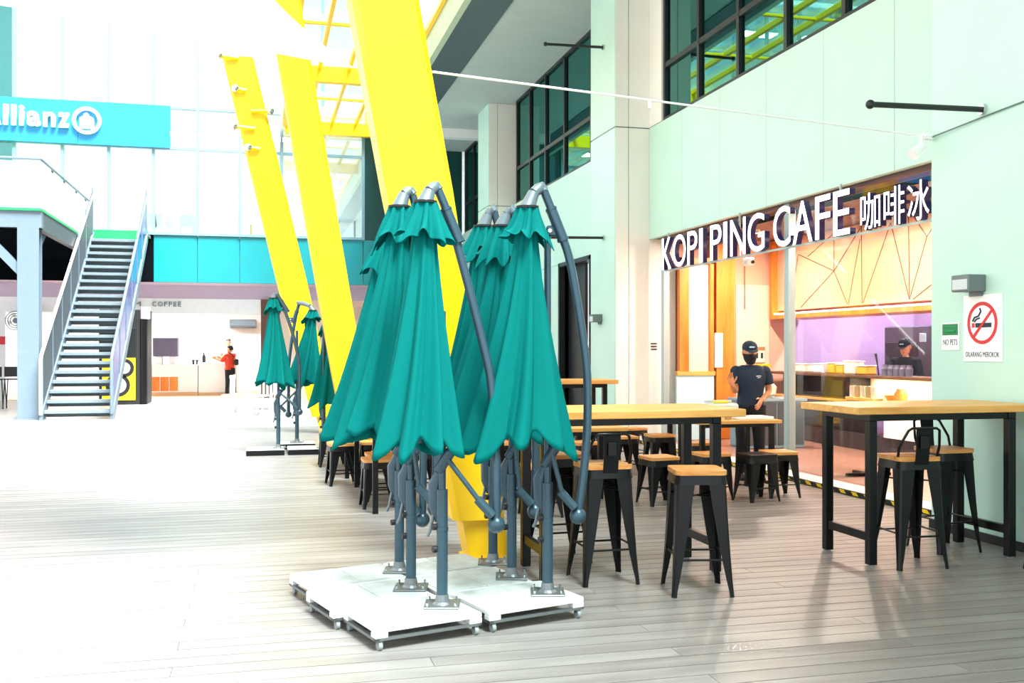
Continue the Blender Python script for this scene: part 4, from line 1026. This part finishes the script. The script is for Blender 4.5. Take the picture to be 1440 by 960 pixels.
for k in range(4):
    a = k * PI / 2 + .3; MB().prism([(0.07 * math.cos(a), 0.07 * math.sin(a)), (0.22 * math.cos(a + .4), 0.22 * math.sin(a + .4)), (0.22 * math.cos(a - .3), 0.22 * math.sin(a - .3))], 'y', -0.05, -0.04).build('blade', M['lens'], fn)
o = box('red_sign', M['red'], None, -7.38, -7.1, 31.36, 31.4, 1.62, 1.85); tag(o, 'small plain red sign on the white pillar under the landing', 'sign')
def plastic_chair(label, x, y_, rz):
    t = thing('plastic_chair', label, 'chair', (x, y_, 0), rz)
    box('seat', M['white'], t, -0.2, 0.2, -0.2, 0.2, 0.42, 0.45, 0.012)
    for k in range(4): box('back_slat', M['white'], t, -0.17 + k * 0.1, -0.13 + k * 0.1, 0.19, 0.21, 0.46, 0.8, 0.004)
    box('top_rail', M['white'], t, -0.2, 0.2, 0.185, 0.215, 0.8, 0.88, 0.01)
    for sx in (-1, 1):
        for sy in (-1, 1): MB().tube([(sx * .2, sy * .2, 0), (sx * .17, sy * .17, .43)], 0.022, 6).build('leg', M['white'], t)
plastic_chair('white plastic chair left of the far parasols, nearer the customer', -0.42, 24.2, 1.3)
plastic_chair('white plastic chair left of the far parasols, beside the canopy', 0.02, 23.2, -0.6)
plastic_chair('white plastic chair behind the far left parasol', 0.5, 24.2, 2.4)
o = thing('white_table', 'white plastic table half hidden behind the far left parasol', 'table', (-0.05, 25.2, 0))
box('table_top', M['white'], o, -0.4, 0.4, -0.4, 0.4, 0.7, 0.73, 0.006)
for sx in (-1, 1):
    for sy in (-1, 1): MB().tube([(sx * .35, sy * .35, 0), (sx * .32, sy * .32, .7)], 0.022, 6).build('leg', M['white'], o)

# ------------------------------------------------------------------ small things on tables and bar
def lathe_thing(name, label, cat, m, prof, loc, group=None, seg=14):
    o = MB().lathe(prof, seg).build(name, M[m], None, True, loc); return tag(o, label, cat, group)
lathe_thing('steel_cup', 'steel cup on the low table before the man, left one', 'cup', 'chrome', [(0.03, 0), (0.035, 0.09), (0.03, 0.09), (0.0, 0.01)], (4.62, 9.62, 0.755))
lathe_thing('brown_cup', 'brown cup on the low table before the man', 'cup', 'tin', [(0.035, 0), (0.04, 0.11), (0.036, 0.11), (0.0, 0.01)], (4.78, 9.6, 0.755))
lathe_thing('food_bowl', 'white bowl on the low table under the man hand', 'bowl', 'white', [(0.05, 0), (0.11, 0.07), (0.105, 0.07), (0.04, 0.01), (0, 0.01)], (5.0, 9.88, 0.755))
o = box('food_tray', M['white'], None, -0.2, 0.2, -0.14, 0.14, 0, 0.03, 0.006, (5.05, 9.62, 0.755)); tag(o, 'flat white tray at the right of the low table', 'tray')
o = thing('food_container', 'clear lidded box with yellow food held over the table left of the man', 'container', (4.98, 10.15, 0.755))
box('tub', M['lens'], o, -0.16, 0.16, -0.1, 0.1, 0, 0.14, 0.02); box('food', M['bag_yellow'], o, -0.09, 0.06, -0.07, 0.07, 0.135, 0.165, 0.02); box('lid', M['lens'], o, -0.165, 0.165, 0.09, 0.105, 0.14, 0.17, 0.003)
bg_ = thing('carrier_bag', 'white carrier bag with yellow knot on the grey bench', 'bag', (7.2, 13.35, 0.77))
MB().lathe([(0.10, 0), (0.17, 0.06), (0.18, 0.16), (0.11, 0.26), (0.05, 0.30)], 16, sx=1.2).build('bag_body', M['bag'], bg_, True)
MB().lathe([(0.05, 0.28), (0.10, 0.40), (0.13, 0.50), (0.06, 0.48), (0, 0.42)], 9).build('knot', M['bag_yellow'], bg_, True)
hb = MB(); hb.prism([(0, -0.09), (0.07, 0.0), (0.075, 0.05), (0.04, 0.075), (0, 0.045), (-0.04, 0.075), (-0.075, 0.05), (-0.07, 0.0)], 'x', -0.02, 0.02)
o = hb.build('heart_ornament', M['heart'], None, loc=(8.2, 14.35, 1.36)); tag(o, 'small blue heart ornament standing on the bar ledge', 'ornament')
MB().tube([(0, 0, -0.23), (0, 0, -0.08)], 0.006, 6).build('stick', M['chrome'], o)
for k, (yv, w, h, m_, lb) in enumerate(((14.15, .22, .12, 'bag', 'cream box on the bar ledge left of the post'), (13.55, .14, .13, 'white', 'white tub on the bar ledge right of the post'), (13.2, .09, .15, 'orangefood', 'first orange tub on the bar ledge'), (12.98, .08, .13, 'orangefood', 'second orange tub on the bar ledge, lower'), (12.72, .13, .18, 'bag', 'cream bundle of food on the bar ledge'), (12.42, .12, .12, 'orangefood', 'third orange tub on the bar ledge beside the cream bundle'))):
    o = thing('food_tub', lb, 'tub', (8.32, yv, 1.13)); box('tub_body', M[m_], o, -0.09, 0.09, -w, w, 0, h, 0.02); box('lid', M['white'], o, -0.095, 0.095, -w - .005, w + .005, h, h + 0.015, 0.004)
o = MB().tube([(0, 0, 0.0), (0, 0.03, 0.16), (0, 0.07, 0.30)], [0.012, 0.010, 0.018], 8).build('black_ladle', M['blacksoft'], None, True, (8.3, 12.1, 1.13)); tag(o, 'black ladle standing upright on the bar ledge', 'ladle')
for k in range(5):
    lathe_thing('glass_jar', 'small jar in the row on the bar ledge right of the ladle', 'jar', 'greybox', [(0.045, 0), (0.05, 0.1), (0.035, 0.12), (0.035, 0.15), (0, 0.15)], (8.3, 11.95 - k * 0.13, 1.13), 'jars on the bar ledge')
cd = thing('sauce_caddy', 'wooden caddy of sauce tins on the bar worktop behind the glass', 'caddy', (8.30, 12.45, 0.76))
box('crate', M['wood_top'], cd, -0.08, 0.08, -0.34, 0.34, 0, 0.05, 0.005)
for k in range(5): MB().lathe([(0.05, 0.05), (0.05, 0.2), (0.045, 0.21), (0, 0.21)], 12).build('tin', M['tin' if k % 2 else 'bag'], cd, True, (0, -0.26 + k * 0.13, 0))
o = lathe_thing('orange_jar', 'orange jar at the right of the bar worktop', 'jar', 'orangefood', [(0.08, 0), (0.09, 0.13), (0.06, 0.17), (0.06, 0.2), (0, 0.2)], (8.4, 11.75, 0.76))
o = lathe_thing('orange_bowl', 'orange bowl left of the orange jar on the bar worktop', 'bowl', 'orangefood', [(0.06, 0), (0.12, 0.1), (0.11, 0.1), (0, 0.02)], (8.45, 12.0, 0.76))
ov = thing('kitchen_machine', 'dark grey kitchen machine behind the cook', 'machine', (10.1, 13.25, 0.05))
box('machine_body', M['greybox'], ov, -0.4, 0.4, -0.75, 0.75, 0, 1.8, 0.02); box('machine_door', M['counter_dark'], ov, -0.42, -0.40, -0.1, 0.7, 0.8, 1.55, 0.01); box('display', M['paleblue'], ov, -0.425, -0.4, -0.3, -0.16, 1.55, 1.68, 0.004)
o = MB().tube([(0, 0, 0), (0, 0, -1.1)], 0.006, 6).build('pendant_cable', M['redcloth'], None, loc=(7.72, 14.9, 3.25)); tag(o, 'thin red cable hanging on the cafe side wall', 'cable')
cm = thing('ceiling_camera', 'small white camera hanging by its stem under the cafe ceiling', 'camera', (7.1, 13.6, 3.28))
MB().tube([(0, 0, 0), (0, 0, -0.42)], 0.01, 6).build('stem', M['frame_dark'], cm); box('camera_body', M['white'], cm, -0.06, 0.06, -0.1, 0.06, -0.54, -0.42, 0.02); MB().tube([(0.02, -0.1, -0.49), (0.02, -0.125, -0.49)], 0.025, 10).build('lens', M['blacksoft'], cm)
ws = thing('wall_switch_box', 'pale socket box with small pictogram plate on the cafe side wall', 'sign', (8.0, 14.95, 1.4))
box('plate', M['bag'], ws, -0.1, 0.1, -0.02, 0.02, -0.13, 0.13, 0.004); box('top_band', M['tin'], ws, -0.1, 0.1, -0.024, -0.02, 0.07, 0.13)
for s in (-1, 1): box('pictogram', M['ink'], ws, s * 0.045 - 0.02, s * 0.045 + 0.02, -0.024, -0.02, -0.06, 0.03)

# ------------------------------------------------------------------ people
def hand(mb, wrist, d, side, palm_n, s=1.0, curl=0.5):
    # palm and five separate fingers; d = direction of the fingers, side = towards the thumb
    w = Vector(wrist); d = Vector(d).normalized(); n = Vector(palm_n); n = (n - d * n.dot(d)).normalized(); sd = d.cross(n).normalized()
    if sd.dot(Vector(side)) < 0: sd = -sd
    L = 0.085 * s
    secs = []
    for u, wd, th in ((0, 0.026, 0.018), (0.4, 0.036, 0.016), (0.85, 0.040, 0.013), (1.0, 0.038, 0.010)):
        c_ = w + d * L * u
        secs.append([c_ + sd * wd * s * math.cos(a) + n * th * s * math.sin(a) for a in [2 * PI * k / 10 for k in range(10)]])
    mb.loft(secs)
    for k, (off, ln) in enumerate(((0.028, 0.066), (0.010, 0.075), (-0.010, 0.070), (-0.028, 0.055))):
        p = w + d * L * 0.95 + sd * off * s; dd = d.copy(); pts = [p]; q = p
        for j in range(3):
            dd = (dd + n * curl * 0.45 * (j + 0.3) + sd * off * 2).normalized(); q = q + dd * ln * s * (0.42, 0.33, 0.25)[j]; pts.append(q)
        mb.tube(pts, [0.0088 * s, 0.0084 * s, 0.0076 * s, 0.005 * s], 7)
    p = w + d * L * 0.25 + sd * 0.026 * s; t1 = (sd + d * 0.7 + n * 0.2).normalized(); t2 = (sd * 0.4 + d + n * 0.4).normalized()
    mb.tube([p, p + t1 * 0.04 * s, p + t1 * 0.04 * s + t2 * 0.032 * s], [0.012 * s, 0.010 * s, 0.006 * s], 7)
def head(mb, c, s, yaw=0.0, pitch=0.0):
    # head about the centre c facing -y (before yaw), with brow, nose, mouth, ears
    mx = Matrix.Translation(c) @ Matrix.Rotation(yaw, 4, 'Z') @ Matrix.Rotation(pitch, 4, 'X') @ Matrix.Diagonal((s, s, s, 1))
    t = MB()
    t.use(M['skin'])
    prof = [(-0.118, 0.012, -0.052), (-0.112, 0.036, -0.04), (-0.09, 0.054, -0.02), (-0.06, 0.064, -0.008), (-0.02, 0.070, 0.0), (0.03, 0.074, 0.006), (0.07, 0.070, 0.01), (0.10, 0.052, 0.012), (0.117, 0.02, 0.012)]
    secs = []
    for z, r, oy in prof:
        fy = r * 1.22
        secs.append([(r * math.cos(a), oy + fy * math.sin(a), z) for a in [2 * PI * k / 18 for k in range(18)]])
    t.loft(secs)
    t.loft([[(-0.008, -0.085, 0.012), (0.008, -0.085, 0.012), (0.006, -0.07, 0.02), (-0.006, -0.07, 0.02)], [(-0.016, -0.108, -0.03), (0.016, -0.108, -0.03), (0.014, -0.07, -0.036), (-0.014, -0.07, -0.036)]])
    for sx in (-1, 1):
        t.ball((sx * 0.076, 0.012, -0.005), 0.012, 0.022, 0.034, 8, 6)
        t.use(M['signwhite']); t.ball((sx * 0.029, -0.078, 0.012), 0.014, 0.009, 0.008, 8, 6); t.use(M['hair']); t.ball((sx * 0.029, -0.085, 0.012), 0.007, 0.004, 0.007, 8, 6)
        t.box(sx * 0.03 - 0.017, sx * 0.03 + 0.017, -0.09, -0.075, 0.028, 0.034); t.use(M['skin'])
    t.use(M['red']); t.ball((0, -0.082, -0.062), 0.024, 0.008, 0.006, 8, 6); t.use(M['skin'])
    bmesh.ops.transform(t.bm, matrix=mx, verts=t.bm.verts)
    me = t.mesh('head'); n0 = len(mb.bm.faces)
    mb.bm.from_mesh(me); mb.bm.faces.ensure_lookup_table()
    base = []
    for m_ in t.mats:
        if m_ not in mb.mats: mb.mats.append(m_)
        base.append(mb.mats.index(m_))
    for f in mb.bm.faces[n0:]: f.material_index = base[f.material_index]
    bpy.data.meshes.remove(me)
    return mx
def sub_on(mb, mx):
    bmesh.ops.transform(mb.bm, matrix=mx, verts=mb.bm.verts); return mb

def person(label, loc, rz, J, shirt, trousers, hair=True, cap=None, mask=False, detail=True, sleeve=0.62, s=1.0, headyaw=0, pitch=0, hands=((0, 0, 1), (0, -1, 0)), shoe='blacksoft'):
    t = thing('person', label, 'person', loc, rz)
    names = ['pelvis', 'waist', 'chest', 'neck', 'nape', 'shl', 'ell', 'wrl', 'shr', 'elr', 'wrr', 'hpl', 'knl', 'anl', 'hpr', 'knr', 'anr']
    P = [Vector(J[n]) for n in names]; ix = {n: i for i, n in enumerate(names)}
    E = [('pelvis', 'waist'), ('waist', 'chest'), ('chest', 'neck'), ('neck', 'nape'), ('chest', 'shl'), ('shl', 'ell'), ('ell', 'wrl'), ('chest', 'shr'), ('shr', 'elr'), ('elr', 'wrr'), ('pelvis', 'hpl'), ('hpl', 'knl'), ('knl', 'anl'), ('pelvis', 'hpr'), ('hpr', 'knr'), ('knr', 'anr')]
    R = dict(pelvis=.105, waist=.095, chest=.10, neck=.055, nape=.05, shl=.056, ell=.040, wrl=.027, shr=.056, elr=.040, wrr=.027, hpl=.078, knl=.052, anl=.036, hpr=.078, knr=.052, anr=.036)
    mb = MB().use(M['skin'])
    add_mesh(mb, skin_mesh([tuple(p) for p in P], [(ix[a], ix[b]) for a, b in E], [R[n] * s for n in names], 0, 1))
    mx = head(mb, J['head'], s, headyaw, pitch)
    for k, (w, e) in enumerate((('wrl', 'ell'), ('wrr', 'elr'))):
        d_ = (Vector(J[w]) - Vector(J[e])).normalized()
        d_ = (d_ + Vector(J.get('hd' + w[-1], (0, 0, 0)))).normalized()
        mb.use(M['skin']); hand(mb, Vector(J[w]) - d_ * 0.01, d_, J.get('th' + w[-1], (0, -0.3, 1)), J.get('pn' + w[-1], (0, -1, 0)), s * 1.05, J.get('curl', 0.5))
    mb.build('body', None, t, smooth=True)
    # shirt: shaped torso plus sleeves, one mesh
    mb = MB().use(M[shirt]); secs = []
    pe, wa, ch, ne, sl, sr = [Vector(J[n]) for n in ('pelvis', 'waist', 'chest', 'neck', 'shl', 'shr')]
    half = (sr - sl).length / 2; mid = (sl + sr) / 2; ax = (sr - sl).normalized(); ay = Vector((-ax.y, ax.x, 0)).normalized()
    rows = [(pe + Vector((0, 0, .0)), .155 * s, .115 * s), (pe.lerp(wa, .5), .15 * s, .115 * s), (wa, .145 * s, .112 * s), (wa.lerp(ch, .55), .16 * s, .118 * s), (ch, half * 0.95, .13 * s), (ch.lerp(mid, .6), half * 1.0, .125 * s), (mid + Vector((0, 0, .0)), half * 1.0, .105 * s), (mid + Vector((0, 0, .035)), half * 0.86, .09 * s), (mid.lerp(ne, .75) + Vector((0, 0, .022)), half * 0.52, .078 * s), (ne + Vector((0, 0, .012)), .066 * s, .066 * s)]
    for c_, a, b in rows:
        secs.append([c_ + ax * a * math.copysign(abs(math.cos(an)) ** 0.85, math.cos(an)) + ay * b * math.sin(an) for an in [2 * PI * k / 24 for k in range(24)]])
    mb.loft(secs)
    for a, b in (('shl', 'ell'), ('shr', 'elr')):
        p, q = Vector(J[a]), Vector(J[b]); inn = (mid - p).normalized() * 0.03
        if sleeve <= 1: mb.ball(p + inn * .6 + Vector((0, 0, -.012)), .068 * s, .068 * s, .062 * s, 16, 10); mb.tube([p + inn * .8 + Vector((0, 0, -.012)), p.lerp(q, sleeve * .5), p.lerp(q, sleeve)], [.066 * s, .066 * s, .066 * s], 14)
        else:
            w = Vector(J['wr' + a[-1]]); mb.tube([p + inn, p.lerp(q, .5), q, q.lerp(w, sleeve - 1)], [.064 * s, .056 * s, .048 * s, .04 * s], 14)
    sh_ = mb.build('shirt', None, t, smooth=True)
    mb = MB().use(M[trousers])
    mb.lathe([(.0, -.10), (.12, -.09), (.155, -.02), (.152, .06), (.0, .07)], 18, o=pe, sx=s, sy=s * .76)
    for k in 'lr':
        h, kn, an = [Vector(J[n + k]) for n in ('hp', 'kn', 'an')]
        mb.tube([h + Vector((0, 0, .05)), h.lerp(kn, .4), kn, kn.lerp(an, .6), an + Vector((0, 0, .01))], [.092 * s, .083 * s, .066 * s, .06 * s, .056 * s], 14)
    mb.build('trousers', None, t, smooth=True)
    for k in 'lr':
        an = Vector(J['an' + k]); d_ = Vector(J.get('toe', (0, -1, 0)))
        secs = []
        for u, w, z in ((-.07, .032, .075), (-.03, .04, .085), (.05, .042, .07), (.12, .045, .05), (.17, .03, .035)):
            c_ = an + d_ * u * s; sdv = Vector((-d_.y, d_.x, 0)); secs.append([Vector((c_.x, c_.y, 0)) + sdv * w * s * x + Vector((0, 0, zz * z * s)) for x, zz in ((-1, 0), (1, 0), (1.05, .4), (.6, 1), (-.6, 1), (-1.05, .4))])
        MB().loft(secs).build('shoe', M[shoe], t, smooth=True)
    if hair:
        hm = MB(); secs = []
        for z, r, oy in ((-0.03, 0.066, 0.03), (0.02, 0.078, 0.022), (0.055, 0.083, 0.010), (0.10, 0.070, 0.010), (0.132, 0.03, 0.010)):
            secs.append([(r * math.cos(a), oy + 1.2 * r * math.sin(a) * (0.94 if math.sin(a) < 0 else 1.0) + (0.03 if z < 0.05 and math.sin(a) < -0.3 else 0), z) for a in [2 * PI * k / 18 for k in range(18)]])
        hm.loft(secs); sub_on(hm, mx); hm.build('hair', M['hair'], t, smooth=True)
    if cap:
        hm = MB(); secs = []
        for z, r in ((0.035, 0.084), (0.06, 0.086), (0.095, 0.078), (0.12, 0.055), (0.132, 0.015)):
            secs.append([(r * math.cos(a), 0.01 + 1.2 * r * math.sin(a), z) for a in [2 * PI * k / 22 for k in range(22)]])
        hm.loft(secs)
        br = [(0.075 * math.cos(a), -0.07 + 0.095 * math.sin(a), 0.036 - 0.012 * abs(math.sin(a))) for a in [PI + PI * k / 12 for k in range(13)]]
        hm.loft([br, [(x, y_, z + 0.007) for x, y_, z in br]])
        sub_on(hm, mx); cp = hm.build('cap', M[cap], t, smooth=True)
        bd = MB().box(-0.03, 0.03, -0.0965, -0.09, 0.066, 0.084, 0.003); sub_on(bd, mx); bd.build('cap_badge', M['paleblue'], cp)
    if mask:
        hm = MB(); secs = []
        for z, r, oy in ((-0.125, 0.03, -0.05), (-0.105, 0.050, -0.035), (-0.07, 0.066, -0.014), (-0.03, 0.073, -0.004), (-0.008, 0.0745, 0.0)):
            secs.append([(1.02 * r * math.cos(a), oy + 1.30 * r * math.sin(a) - (0.018 if -0.09 < z < -0.02 and abs(math.cos(a)) < .4 else 0), z) for a in [PI * 1.0 + PI * k / 16 for k in range(17)]])
        hm.loft(secs, closed=False); sub_on(hm, mx); o = hm.build('face_mask', M['blackcloth'], t, smooth=True)
        md = o.modifiers.new('thick', 'SOLIDIFY'); md.thickness = 0.004
    return t, mx, sh_
rzc = -math.radians(14)
J = dict(pelvis=(.01, .02, .84), waist=(.01, .01, .98), chest=(.01, 0, 1.14), neck=(-.002, -.02, 1.30), nape=(-.006, -.03, 1.36), head=(-.012, -.055, 1.455),
         shl=(-.175, 0, 1.255), ell=(-.17, -.03, 1.00), wrl=(-.245, -.20, 1.10), shr=(.19, 0, 1.255), elr=(.23, .03, 1.00), wrr=(.085, -.19, .915),
         hpl=(-.08, .02, .80), knl=(-.09, 0, .44), anl=(-.10, .04, .07), hpr=(.10, .02, .80), knr=(.11, 0, .44), anr=(.12, .04, .07),
         hdl=(-.15, .25, .75), thl=(1, 0, .2), pnl=(.3, -1, 0), hdr=(-.1, 0, -.45), thr=(-.5, -1, .2), pnr=(-1, .2, -.3), curl=.45)
man, mx, sh_ = person('man in navy t-shirt, cap and black face mask standing behind the low table', (5.45, 10.4, 0), rzc, J, 'navy', 'blackcloth', hair=True, cap='navy', mask=True, sleeve=.62, pitch=math.radians(8))
box('chest_print', M['signwhite'], sh_, .045, .10, -.124, -.117, 1.185, 1.193); box('chest_print', M['signwhite'], sh_, .052, .093, -.124, -.117, 1.168, 1.173)
J2 = dict(pelvis=(.0, .02, .82), waist=(.0, .02, .95), chest=(-.01, .02, 1.12), neck=(-.01, .02, 1.32), nape=(-.01, .01, 1.37), head=(.0, 0, 1.46),
          shl=(-.12, -.08, 1.27), ell=(-.24, -.02, 1.08), wrl=(-.42, -.03, 1.17), shr=(.12, .10, 1.27), elr=(-.02, .06, 1.05), wrr=(-.28, .05, 1.18),
          hpl=(-.06, .0, .78), knl=(-.07, 0, .44), anl=(-.09, .02, .07), hpr=(.07, .04, .78), knr=(.10, .03, .45), anr=(.13, .06, .07), toe=(-1, -.2, 0), curl=.7)
red_, mx, _ = person('customer in red shirt and black trousers reaching towards the far shop counter', (-.90, 32.3, 0.02), 0, J2, 'redcloth', 'blackcloth', sleeve=.95, headyaw=-PI / 2 - .5, shoe='white')
o = thing('shoulder_bag', 'dark shoulder bag on the back of the customer in red', 'bag', (-.72, 32.2, 0.98))
box('bag_body', M['blackcloth'], o, -0.05, 0.09, -0.12, 0.10, 0, 0.2, 0.03); MB().tube([(0, -0.05, .19), (-.12, -.16, .36), (-.22, -.12, .40)], 0.012, 6).build('strap', M['blackcloth'], o)
J3 = dict(J2); J3.update(shl=(-.18, 0, 1.42), shr=(.18, 0, 1.42), ell=(-.22, -.05, 1.16), elr=(.22, -.05, 1.16), wrl=(-.2, -.22, 1.05), wrr=(.2, -.22, 1.05), chest=(0, 0, 1.28), waist=(0, 0, 1.08), pelvis=(0, 0, .95), neck=(0, 0, 1.46), nape=(0, -.01, 1.52), head=(0, -.03, 1.62), hpl=(-.08, 0, .9), hpr=(.08, 0, .9), knl=(-.09, 0, .5), knr=(.09, 0, .5), anl=(-.1, .02, .07), anr=(.1, .02, .07), toe=(0, -1, 0))
person('shop assistant in white shirt standing behind the customer in red', (-.98, 33.45, 0.08), 0, J3, 'white', 'blackcloth', sleeve=.6)
J4 = dict(J3); J4.update(wrl=(-.05, -.28, 1.12), wrr=(.08, -.28, 1.12))
J4 = {k: ((v[0], v[1], v[2] - .14 if k not in ('anl', 'anr', 'toe') and k[:2] != 'kn' else v[2]) if isinstance(v, tuple) and k not in ('hdl', 'hdr', 'thl', 'thr', 'pnl', 'pnr') else v) for k, v in J4.items()}
person('cook in dark clothes and cap working behind the cafe bar', (9.2, 12.75, 0.046), -math.radians(60), J4, 'blackcloth', 'blackcloth', hair=True, cap='blackcloth', sleeve=.9, pitch=math.radians(20))
